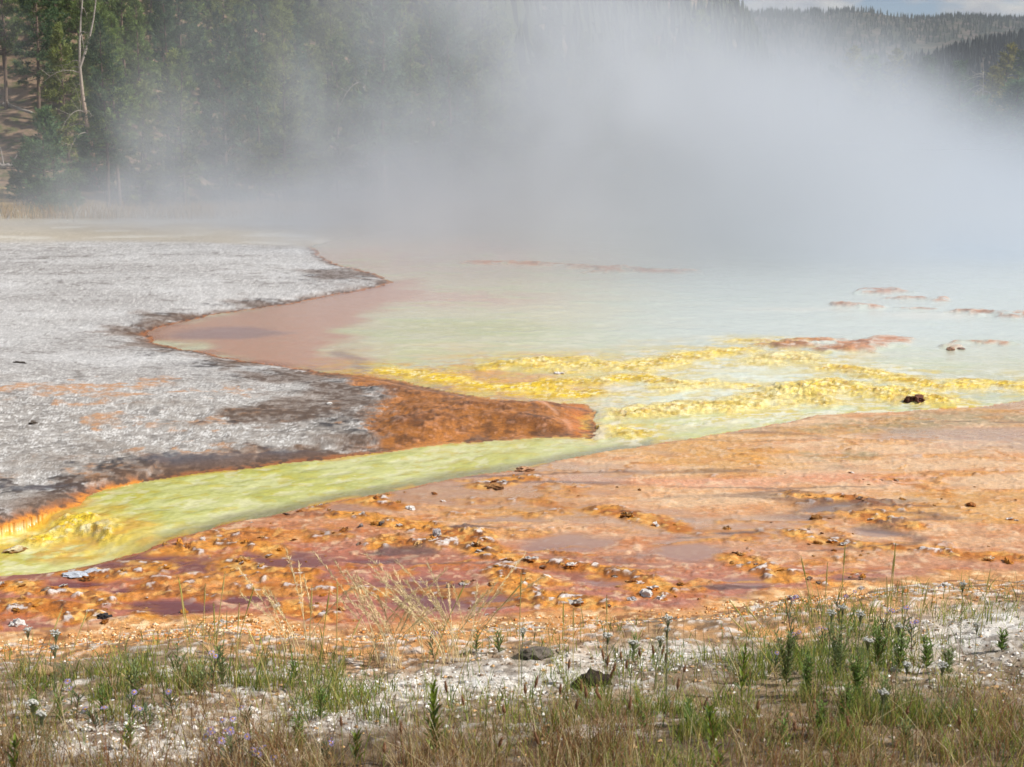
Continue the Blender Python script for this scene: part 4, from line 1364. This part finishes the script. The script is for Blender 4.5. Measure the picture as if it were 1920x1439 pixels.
cc3 = np.where(orange_edge[:, None], np.array([lin((222, 170, 112)), lin((200, 132, 70)), lin((240, 214, 178))])[rng.integers(0, 3, n)], pal[ci_])
tag(obj('gravel', mesh_np('gravel', Vc.reshape(-1, 3), (of[None] + (np.arange(n) * 6)[:, None, None]).reshape(-1, 3), M_chip, False, None, np.repeat(cc3, 6, 0))),
    'white and orange gravel chips strewn over the near bank', 'gravel', kind='stuff')


# ---------------------------------------------------------------- grass: beyond counting
def blades(x, y, h, w, lean, c0, c1, z=None):
    """curved tapering blades; returns vertices, faces, colours"""
    n = len(x)
    z = gh(x, y) if z is None else z
    az = rng.random(n) * 6.28
    dirx, diry = np.cos(az), np.sin(az)
    fa = rng.random(n) * 6.28
    sx, sy = np.cos(fa), np.sin(fa)
    lv = np.array([0, .35, .7, 1.0]); wd = np.array([1, .85, .55, .0])
    V = []
    for t, k in zip(lv, wd):
        off = lean * h * t ** 1.8
        px_, py_, pz_ = x + dirx * off, y + diry * off, z - .01 + h * t * (1 - .18 * lean * t)
        if k > 0:
            V.append(np.stack([px_ - sx * w * k * .5, py_ - sy * w * k * .5, pz_], -1)); V.append(np.stack([px_ + sx * w * k * .5, py_ + sy * w * k * .5, pz_], -1))
        else:
            V.append(np.stack([px_, py_, pz_], -1))
    V = np.stack(V, 1)
    f = np.array([[0, 1, 3], [0, 3, 2], [2, 3, 5], [2, 5, 4], [4, 5, 6]])
    tcol = np.array([0, 0, .35, .35, .7, .7, 1.0])[None, :, None]
    C = c0[:, None, :] * (1 - tcol) + c1[:, None, :] * tcol
    return V.reshape(-1, 3), (f[None] + (np.arange(n) * 7)[:, None, None]).reshape(-1, 3), C.reshape(-1, 3)


def scatter(n, dens):
    """n points on the bank, thinned by dens(px, py, x, y)"""
    X_, Y_ = [], []
    got = 0
    while got < n:
        y = 2.97 + 4.0 * rng.random(40000)
        x = rng.uniform(-.72, .72, 40000) * y
        px, py = proj(x, y, gh(x, y))
        s_ = sdf(x, y, BANK)
        k = (s_ < .0) & (rng.random(40000) < dens(px, py, x, y) * (.12 + .88 * sstep(-.1, -.75, s_)))
        X_.append(x[k]); Y_.append(y[k]); got += k.sum()
    return np.concatenate(X_)[:n], np.concatenate(Y_)[:n]




def dens_dry(px, py, x, y):
    bare = np.clip(bl(px, py, 900, 1285, 230, 36) + bl(px, py, 240, 1385, 190, 50) + bl(px, py, 1830, 1230, 120, 60) + bl(px, py, 1240, 1245, 150, 18), 0, 1)
    d = .16 + .6 * sstep(1320, 1450, py) + .25 * sstep(1230, 1300, py)
    cl = sstep(.47, .60, fbm(x, y, .2, 3, 821))
    return np.clip(d * (.08 + .92 * cl) * (1 - .92 * bare), 0, 1)


def dens_green(px, py, x, y):
    d = .06 + bl(px, py, 1560, 1230, 230, 90) * .55 + bl(px, py, 1380, 1370, 300, 80) * .9 + bl(px, py, 300, 1300, 330, 40) * .75 + bl(px, py, 60, 1310, 130, 40) * .6 + bl(px, py, 640, 1330, 110, 50) * .5 + bl(px, py, 1750, 1380, 200, 80) * .5
    cl = sstep(.50, .60, fbm(x, y, .15, 3, 831))
    return np.clip(d * (.05 + .95 * cl), 0, 1)


TAN = np.array([lin((200, 174, 124)), lin((166, 134, 88)), lin((132, 92, 62)), lin((220, 202, 160)), lin((124, 102, 64)), lin((150, 102, 74)), lin((112, 84, 58)), lin((134, 128, 70))])
GRN = np.array([lin((122, 142, 62)), lin((152, 162, 80)), lin((92, 112, 58)), lin((168, 166, 98)), lin((106, 130, 82))])
x_, y_ = scatter(22000, dens_dry)
h_ = (.05 + .19 * rng.random(len(x_)) ** 1.8) * (.65 + .5 * sstep(6, 4, y_))
c_ = TAN[rng.integers(0, len(TAN), len(x_))] * (.95 + .5 * rng.random((len(x_), 1)))
V_, F_, C_ = blades(x_, y_, h_, .0016 + .0014 * rng.random(len(x_)), .15 + .8 * rng.random(len(x_)), c_ * .7, c_)
tag(obj('dry_grass', mesh_np('dry_grass', V_, F_, M_blade, True, None, C_)), 'tangled tan and brown dry grass over the near bank', 'grass', kind='stuff')
x_, y_ = scatter(16000, dens_green)
h_ = (.04 + .12 * rng.random(len(x_)) ** 1.5) * (.75 + .3 * rng.random(len(x_)))
c_ = GRN[rng.integers(0, len(GRN), len(x_))] * (.9 + .55 * rng.random((len(x_), 1)))
V_, F_, C_ = blades(x_, y_, h_, .0022 + .0026 * rng.random(len(x_)), .1 + .6 * rng.random(len(x_)), c_ * np.array([1.05, .95, .8]), c_)
tag(obj('green_grass', mesh_np('green_grass', V_, F_, M_blade, True, None, C_)), 'green grass and narrow leaves in patches on the near bank', 'grass', kind='stuff')
# straw at the foot of the far trees
y_ = 56 + 10 * rng.random(9000); x_ = rng.uniform(-.36, -.02, 9000) * y_
k = fbm(x_, y_, 2.5, 3, 841) > .47
x_, y_ = x_[k], y_[k]
c_ = np.array([lin((206, 178, 120)), lin((184, 150, 96)), lin((160, 140, 90))])[rng.integers(0, 3, len(x_))]
V_, F_, C_ = blades(x_, y_, .25 + .55 * rng.random(len(x_)), .02 + 0 * x_, .2 + .5 * rng.random(len(x_)), c_, c_, gh(x_, y_))
tag(obj('tall_straw', mesh_np('tall_straw', V_, F_, M_blade, True, None, C_)), 'tall straw coloured grass at the foot of the pines across the flat', 'grass', kind='stuff')


# ---------------------------------------------------------------- single plants
def stem_path(h, bend, az, n=6):
    t = np.linspace(0, 1, n)
    return np.stack([np.cos(az) * bend * h * t ** 1.7, np.sin(az) * bend * h * t ** 1.7, h * t], 1)


def leaf_quad(mb, p, d, ln, w, c, fold=.25):
    d = np.asarray(d, float); d /= np.linalg.norm(d)
    s_ = np.cross(d, [0, 0, 1]); s_ /= np.linalg.norm(s_) + 1e-9
    up = np.cross(s_, d)
    P = [p, p + d * ln * .35 + s_ * w * .5 + up * w * fold, p + d * ln * .4 - up * w * .05, p + d * ln * .35 - s_ * w * .5 + up * w * fold, p + d * ln * .72 + s_ * w * .36 + up * w * fold * .8, p + d * ln * .74, p + d * ln * .72 - s_ * w * .36 + up * w * fold * .8, p + d * ln - up * ln * .08]
    mb.add(np.array(P), [(0, 1, 2), (0, 2, 3), (1, 4, 5), (1, 5, 2), (2, 5, 6), (2, 6, 3), (4, 7, 5), (5, 7, 6)], c)


def yarrow_meshes(seed, h):
    g = np.random.default_rng(seed)
    P = stem_path(h, .12 * g.normal(), g.random() * 6.28)
    st, lf, hd = MB(), MB(), MB()
    sc_ = lin((112, 118, 84))
    st.tube(P, .0022 * np.linspace(1, .7, 6), sc_, 5)
    top = P[-1]
    for k in range(17):
        rr = .021 * math.sqrt((k + .5) / 17); an_ = k * 2.4
        q = top + np.array([rr * math.cos(an_), rr * math.sin(an_), .008 - 9 * rr * rr + .0035 * g.normal()])
        st.tube(np.array([top - [0, 0, .035], (top + q) / 2 - [0, 0, .012], q]), .0010, sc_, 3, False)
        m = 7
        a2 = np.linspace(0, 2 * math.pi, m, endpoint=False)
        r2 = .0052 * (.8 + .5 * g.random())
        ring = q + np.stack([np.cos(a2) * r2 * (.8 + .4 * g.random(m)), np.sin(a2) * r2 * (.8 + .4 * g.random(m)), -.001 + .002 * g.random(m)], 1)
        hd.add(np.vstack([ring, q + [0, 0, .004], q - [0, 0, .004]]), [(i_, (i_ + 1) % m, m) for i_ in range(m)] + [((i_ + 1) % m, i_, m + 1) for i_ in range(m)], np.array(lin((222, 222, 214))) * (.75 + .25 * g.random()))
    for k in range(12):
        t = g.uniform(.03, .75); az = g.random() * 6.28
        p = np.array([np.interp(t, np.linspace(0, 1, 6), P[:, i_]) for i_ in range(3)])
        d = np.array([math.cos(az), math.sin(az), .7 + .5 * g.random()])
        ln = .035 + .045 * (1 - t)
        for e in range(7):
            u = (e + 1) / 8
            for sgn in (-1, 1):
                q = p + d * ln * u
                dd = d * .5 + sgn * np.array([-math.sin(az), math.cos(az), .1])
                leaf_quad(lf, q, dd, ln * .22, .0022, np.array(lin((96, 112, 74))) * (.8 + .4 * g.random()))
    return st.mesh('stem', M_stem), lf.mesh('leaves', M_leaf, False), hd.mesh('flower_head', M_petal, False)


YAR = [(yarrow_meshes(901 + k, hh), hh) for k, hh in enumerate([.22, .28, .33, .19])]
YPOS = [(978, 1184, 0), (1135, 1188, 3), (1252, 1158, 2), (1250, 1178, 1), (1229, 1196, 3), (1183, 1201, 0), (100, 1187, 1), (98, 1212, 0), (52, 1180, 2), (66, 1313, 3), (87, 1337, 0),
        (1580, 1138, 2), (1556, 1148, 1), (1610, 1151, 1), (1684, 1176, 1), (1806, 1096, 2), (1632, 1198, 0), (1770, 1250, 0), (1698, 1243, 3), (1830, 1170, 0), (1656, 1298, 2)]
for k, (px, py, v) in enumerate(sorted(YPOS)):
    (a_s, a_l, a_h), hh = YAR[v]
    x_, y_, zb_ = stand(px, py, hh)
    e = empty('yarrow_plant', (x_, y_, zb_ - .005), rng.random() * 6.28)
    e.scale = (.55 + .35 * rng.random(),) * 2 + (1.0,)
    obj('stem', a_s, e); obj('leaves', a_l, e)['kind'] = 'stuff'; obj('flower_head', a_h, e)['kind'] = 'stuff'
    tag(e, 'yarrow with a flat white flower head, %s from the left on the bank' % ORD[k], 'flower', 'yarrow on the bank')


def aster(px, py, h, nfl, label, seed, spread=.06):
    g = np.random.default_rng(seed)
    x_, y_, zb_ = stand(px, py, h)
    e = empty('aster_plant', (x_, y_, zb_ - .005))
    st, lf = MB(), MB()
    P = stem_path(h * .7, .15, g.random() * 6.28)
    st.tube(P, .002, lin((104, 74, 62)), 5)
    heads = []
    for k in range(nfl):
        t = g.uniform(.45, 1)
        p = np.array([np.interp(t, np.linspace(0, 1, 6), P[:, i_]) for i_ in range(3)])
        q = np.array([g.normal(0, spread), g.normal(0, spread), h * (.82 + .22 * g.random())])
        st.tube(np.array([p, (p + q) / 2 + [0, 0, .01], q]), .0012, lin((100, 110, 74)), 4, False)
        heads.append(q)
    for k in range(26):
        t = g.uniform(.05, 1); az = g.random() * 6.28
        p = np.array([np.interp(t, np.linspace(0, 1, 6), P[:, i_]) for i_ in range(3)])
        leaf_quad(lf, p, [math.cos(az), math.sin(az), .5 + .6 * g.random()], .03 + .03 * g.random(), .005, np.array(lin((78, 98, 62))) * (.8 + .4 * g.random()))
    obj('stem', st.mesh('stem', M_stem), e)
    obj('leaves', lf.mesh('leaves', M_leaf, False), e)['kind'] = 'stuff'
    for q in heads:
        pt, dc = MB(), MB()
        tilt = np.array([g.normal(0, .35), g.normal(-.45, .35), 1.0]); tilt /= np.linalg.norm(tilt)
        s1_ = np.cross(tilt, [1, 0, 0]); s1_ /= np.linalg.norm(s1_); s2_ = np.cross(tilt, s1_)
        m = 13
        rr = .010 + .004 * g.random()
        cl = np.array(lin((176, 160, 214))) * (.85 + .3 * g.random())
        for i_ in range(m):
            a2 = i_ / m * 6.28 + g.normal(0, .08)
            d = s1_ * math.cos(a2) + s2_ * math.sin(a2); w_ = np.cross(tilt, d)
            r_ = rr * (.85 + .3 * g.random())
            pt.add([q + d * .002, q + d * r_ * .7 + w_ * .0014, q + d * r_ - tilt * .002, q + d * r_ * .7 - w_ * .0014], [(0, 1, 2), (0, 2, 3)], cl)
        a2 = np.linspace(0, 6.28, 7)[:-1]
        dc.add(np.vstack([q + np.outer(np.cos(a2), s1_) * .0038 + np.outer(np.sin(a2), s2_) * .0038, q + tilt * .003]), [(i_, (i_ + 1) % 6, 6) for i_ in range(6)], lin((226, 168, 40)))
        fo = obj('flower', pt.mesh('flower', M_petal, False), e)
        fo['kind'] = 'stuff'
        obj('flower_centre', dc.mesh('flower_centre', M_petal), fo)
    return tag(e, label, 'flower', 'lavender asters on the bank')


aster(428, 1358, .16, 10, 'largest lavender aster with a cluster of blooms in the lower left gravel', 51, .042)
aster(478, 1405, .10, 6, 'low lavender aster just right of the largest aster', 52, .045)
for k, (px, py, h, nf) in enumerate([(246, 1291, .12, 3), (272, 1318, .10, 2), (322, 1291, .10, 1), (178, 1320, .10, 2), (140, 1278, .14, 2), (395, 1215, .18, 2), (460, 1320, .09, 1), (812, 1178, .13, 2), (1486, 1120, .20, 2), (1578, 1098, .22, 2), (1664, 1140, .18, 4), (1712, 1156, .16, 4), (1692, 1130, .2, 2), (1492, 1180, .12, 2), (1540, 1172, .12, 2), (1454, 1224, .1, 1), (608, 1385, .08, 2)]):
    aster(px, py, h, nf, 'slender lavender aster, %s counted along the bank' % ORD[k], 60 + k, .02)


def spike(px, py_top, h, n, label, seed):
    """leafy upright stem with lance-shaped leaves"""
    g = np.random.default_rng(seed)
    x_, y_, zb_ = stand(px, py_top, h)
    e = empty('leafy_spike', (x_, y_, zb_ - .01))
    P = stem_path(h, .08, g.random() * 6.28, 8)
    st = MB()
    st.tube(P, .0035 * np.linspace(1, .6, 8), np.array([np.array(lin((134, 138, 70))) * (1 - t) + np.array(lin((104, 62, 58))) * t for t in np.linspace(0, 1, 8)]), 6)
    obj('stem', st.mesh('stem', M_stem), e)
    for k in range(n):
        t = .12 + .88 * (k / n) ** .85
        p = np.array([np.interp(t, np.linspace(0, 1, 8), P[:, i_]) for i_ in range(3)])
        az = k * 2.4 + g.normal(0, .3)
        upr = .9 + 1.3 * t + .4 * g.random()
        ln = (.050 if t < .8 else .036) * (.8 + .4 * g.random())
        mb = MB()
        leaf_quad(mb, p, [math.cos(az), math.sin(az), upr], ln, ln * .27, np.array(lin((132, 152, 58))) * (.7 + .5 * g.random()) if g.random() < .75 else np.array(lin((84, 106, 52))), .3)
        obj('leaf', mb.mesh('leaf', M_leaf, True), e)
    return tag(e, label, 'plant')


spike(812, 1292, .24, 34, 'upright leafy spike with a reddish stem at the bottom centre', 71)
spike(1392, 1212, .20, 20, 'yellowish green leafy spike right of the dark clod', 72)
spike(1337, 1322, .18, 20, 'leafy green spike low in the brown grass right of centre', 73)
spike(666, 1372, .11, 14, 'short leafy sprout left of the upright spike', 74)
spike(24, 1390, .12, 12, 'small leafy sprout in the lower left corner', 75)
spike(1345, 1415, .08, 10, 'tiny leafy sprout at the bottom edge right of centre', 76)


def headed(px, py, h, kind, label, group, seed, lean=None):
    """single grass stem with its seed head"""
    g = np.random.default_rng(seed)
    x_, y_, zb_ = stand(px, py, h)
    bend = g.normal(0, .12) if lean is None else lean
    az = 0.0 if bend >= 0 else math.pi
    az += g.normal(0, .4)
    P = stem_path(h, abs(bend), az, 7)
    P = P - np.array([P[-1][0], P[-1][1], 0])
    st, hd = MB(), MB()
    d = P[-1] - P[-2]; d /= np.linalg.norm(d)
    if kind == 'timothy':
        st.tube(P, .0013, lin((128, 132, 72)), 4)
        ln = .028 + .018 * g.random()
        t = np.linspace(0, 1, 9)
        rr = .0042 * (np.sin(np.clip(t * 1.02, 0, 1) * math.pi) ** .45 + .15) * (1 + .18 * np.sin(t * 40))
        hd.tube(P[-1] + np.outer(t, d) * ln, rr, np.array(lin((134, 98, 72))) * (.75 + .4 * g.random()), 7)
        n = 90
        tt = g.random(n); aa = g.random(n) * 6.28
        s1_ = np.cross(d, [1, 0, .1]); s1_ /= np.linalg.norm(s1_); s2_ = np.cross(d, s1_)
        D = np.outer(np.cos(aa), s1_) + np.outer(np.sin(aa), s2_) + d * .8
        tri_sprays(hd, P[-1] + np.outer(tt, d) * ln + D * .003, D, .004, .0016, np.array(lin((150, 112, 84)))[None] * (.7 + .6 * g.random((n, 1))))
    else:
        cl = np.array(lin((190, 172, 108))) if kind == 'straw' else np.array(lin((164, 160, 84)))
        st.tube(P, .0015, cl * .9, 4)
        n = 46
        ln = .07 + .04 * g.random()
        tt = g.random(n)
        D = d[None] * 1.0 + g.normal(0, .22, (n, 3))
        hd.tube(P[-1] + np.outer(np.linspace(0, 1, 5), d) * ln, [.0016, .003, .003, .002, .0006], cl, 5)
        tri_sprays(hd, P[-1] + np.outer(tt, d) * ln, D, .011, .0022, cl[None] * (.8 + .4 * g.random((n, 1))))
    e = empty('grass_stem', (x_, y_, zb_ - .005))
    obj('stem', st.mesh('stem', M_stem), e)
    obj('seed_head', hd.mesh('seed_head', M_stem, False), e)['kind'] = 'stuff'
    return tag(e, label, 'grass', group)


STRAW = [(342, 1100, .34, -.1), (383, 1110, .30, .05), (416, 1092, .34, .1), (463, 1122, .30, .2), (345, 1136, .28, -.05), (402, 1150, .26, 0), (446, 1158, .3, .05), (583, 1118, .36, .05), (612, 1125, .36, .1), (632, 1115, .34, .02), (480, 1192, .22, -.3),
         (660, 1172, .25, .4), (858, 1100, .34, .3), (955, 1096, .36, .55), (976, 1098, .36, .02), (1056, 1150, .2, 0), (1075, 1155, .18, 0), (1138, 1130, .26, -.02), (1510, 1058, .38, -.15), (1518, 1130, .24, -.1), (1582, 1038, .40, .05), (1676, 1040, .40, .02),
         (1672, 1058, .34, .05), (1664, 1100, .26, -.05), (1549, 1078, .30, .02), (1732, 1112, .2, .1), (1390, 1130, .24, -.5), (1420, 1140, .22, -.5), (100, 1160, .26, .3), (55, 1250, .24, .3), (150, 1160, .2, .3), (1400, 1165, .2, -.6), (1850, 1085, .2, .1)]
for k, (px, py, h, ln) in enumerate(sorted(STRAW)):
    headed(px, py + 22, h, 'straw' if k % 3 else 'green', 'tall straw coloured grass stem at the mat edge, %s from the left' % ORD[k], 'tall grass stems along the mat edge', 200 + k, ln)
TIM = [(1066, 1256), (1090, 1295), (1100, 1308), (1132, 1236), (1138, 1250), (1150, 1258), (1118, 1300), (1174, 1252), (1003, 1288), (838, 1297), (752, 1378), (935, 1398), (946, 1338), (1200, 1230), (1248, 1242), (1240, 1228), (1226, 1226), (1270, 1292), (1128, 1312), (1145, 1270), (985, 1300), (870, 1320), (1080, 1330), (640, 1360), (1165, 1238), (1282, 1260), (1050, 1300), (1320, 1330), (1180, 1330), (1010, 1395), (720, 1410), (1420, 1330), (1490, 1370), (1590, 1360), (1700, 1340), (1800, 1360)]
for k, (px, py) in enumerate(sorted(TIM)):
    headed(px, py, .10 + .07 * rng.random(), 'timothy', 'short grass stem with a brown cylindrical head, %s from the left' % ORD[k], 'brown headed grass stems', 300 + k)


# plumed grass clump in front of the purple pan
def plume_clump(px, py_base, n, label, seed):
    g = np.random.default_rng(seed)
    x_, y_, zb_ = stand(px, py_base, 0)
    e = empty('plumed_grass', (x_, y_, zb_))
    for k in range(n):
        hh = .24 + .18 * g.random()
        st, pl = MB(), MB()
        bend = .25 + .75 * g.random()
        az = math.pi if g.random() < .68 else 0.0
        az += g.normal(0, .7)
        P = stem_path(hh, bend, az, 8) + np.array([g.normal(0, .05), g.normal(0, .03), 0])
        cl = np.array(lin((222, 202, 158))) * (.85 + .25 * g.random())
        st.tube(P, .0016 * np.linspace(1, .5, 8), cl, 4)
        d = P[-1] - P[-2]; d /= np.linalg.norm(d)
        m = 110
        t = g.random(m) ** .8
        o = np.stack([np.interp(.55 + .45 * t, np.linspace(0, 1, 8), P[:, i_]) for i_ in range(3)], 1)
        D = d[None] + g.normal(0, .35, (m, 3))
        o = o + D * .012 * g.random((m, 1))
        tri_sprays(pl, o, D, .011 + .010 * g.random(m), .0026, cl[None] * (.85 + .35 * g.random((m, 1))))
        so = obj('stem', st.mesh('stem', M_stem), e)
        obj('plume', pl.mesh('plume', M_stem, False), so)['kind'] = 'stuff'
    return tag(e, label, 'grass')


plume_clump(845, 1240, 26, 'pale feathery grass clump in front of the smooth purple pan', 81)
plume_clump(725, 1248, 20, 'pale feathery grass clump leaning left of the larger plumes', 82)
plume_clump(560, 1240, 9, 'sparse feathery grass left of the two plumed clumps', 83)


# bushy leafy stems in the right-hand grass
def leafy_bush(px, py_top, h, stems, label, seed, tint):
    g = np.random.default_rng(seed)
    h *= .85
    x_, y_, zb_ = stand(px, py_top + 10, h)
    e = empty('leafy_plant', (x_, y_, zb_ - .01))
    for k in range(stems + (3 if px > 1440 else 1)):
        st, lf = MB(), MB()
        hh = h * (.6 + .4 * g.random()) if k else h
        P = stem_path(hh, .3 * g.random() if k else .05, g.random() * 6.28, 7)
        st.tube(P, .0018 * np.linspace(1, .6, 7), lin((104, 98, 66)), 4)
        m = int(hh / .0068)
        for i_ in range(m):
            t = .1 + .9 * i_ / m
            p = np.array([np.interp(t, np.linspace(0, 1, 7), P[:, j_]) for j_ in range(3)])
            az = i_ * 2.4 + g.normal(0, .4)
            leaf_quad(lf, p, [math.cos(az), math.sin(az), .5 + .9 * g.random()], (.040 - .016 * t) * (.8 + .5 * g.random()), .0068, np.array(tint) * (.7 + .6 * g.random()))
        so = obj('stem', st.mesh('stem', M_stem), e)
        obj('leaves', lf.mesh('leaves', M_leaf, False), so)['kind'] = 'stuff'
    return tag(e, label, 'plant', 'narrow leaved plants on the bank')


G1, G2 = lin((120, 146, 74)), lin((134, 150, 96))
BUSH = [(1478, 1170, .26, 4, G2), (1575, 1148, .28, 5, G2), (1515, 1212, .20, 4, G1), (1612, 1215, .22, 5, G1), (1650, 1150, .24, 4, G1), (1690, 1170, .20, 4, G1), (1585, 1270, .18, 5, G1), (1740, 1180, .16, 4, G1), (1540, 1300, .16, 4, G1), (1660, 1250, .18, 4, G2), (1880, 1165, .12, 3, G1), (1780, 1200, .14, 3, G2),
        (330, 1190, .20, 2, G2), (190, 1268, .14, 3, G1), (250, 1222, .18, 3, G2), (60, 1275, .14, 3, G1), (110, 1292, .12, 3, G1), (370, 1228, .16, 3, G2), (415, 1195, .20, 2, G2), (550, 1222, .12, 2, G1), (600, 1270, .16, 3, G1), (240, 1340, .12, 3, G1), (560, 1330, .14, 4, G1), (935, 1170, .12, 2, G2), (893, 1170, .12, 2, G2), (1188, 1175, .15, 2, G2), (1290, 1295, .13, 3, G1), (1205, 1300, .12, 2, G1), (1470, 1330, .14, 4, G1), (1700, 1330, .13, 3, G2)]
for k, (px, py, h, n_, tn) in enumerate(sorted(BUSH, key=lambda b_: b_[0])):
    leafy_bush(px, py, h, n_, 'narrow leaved green plant, %s from the left among the grass' % ORD[k], 400 + k, tn)
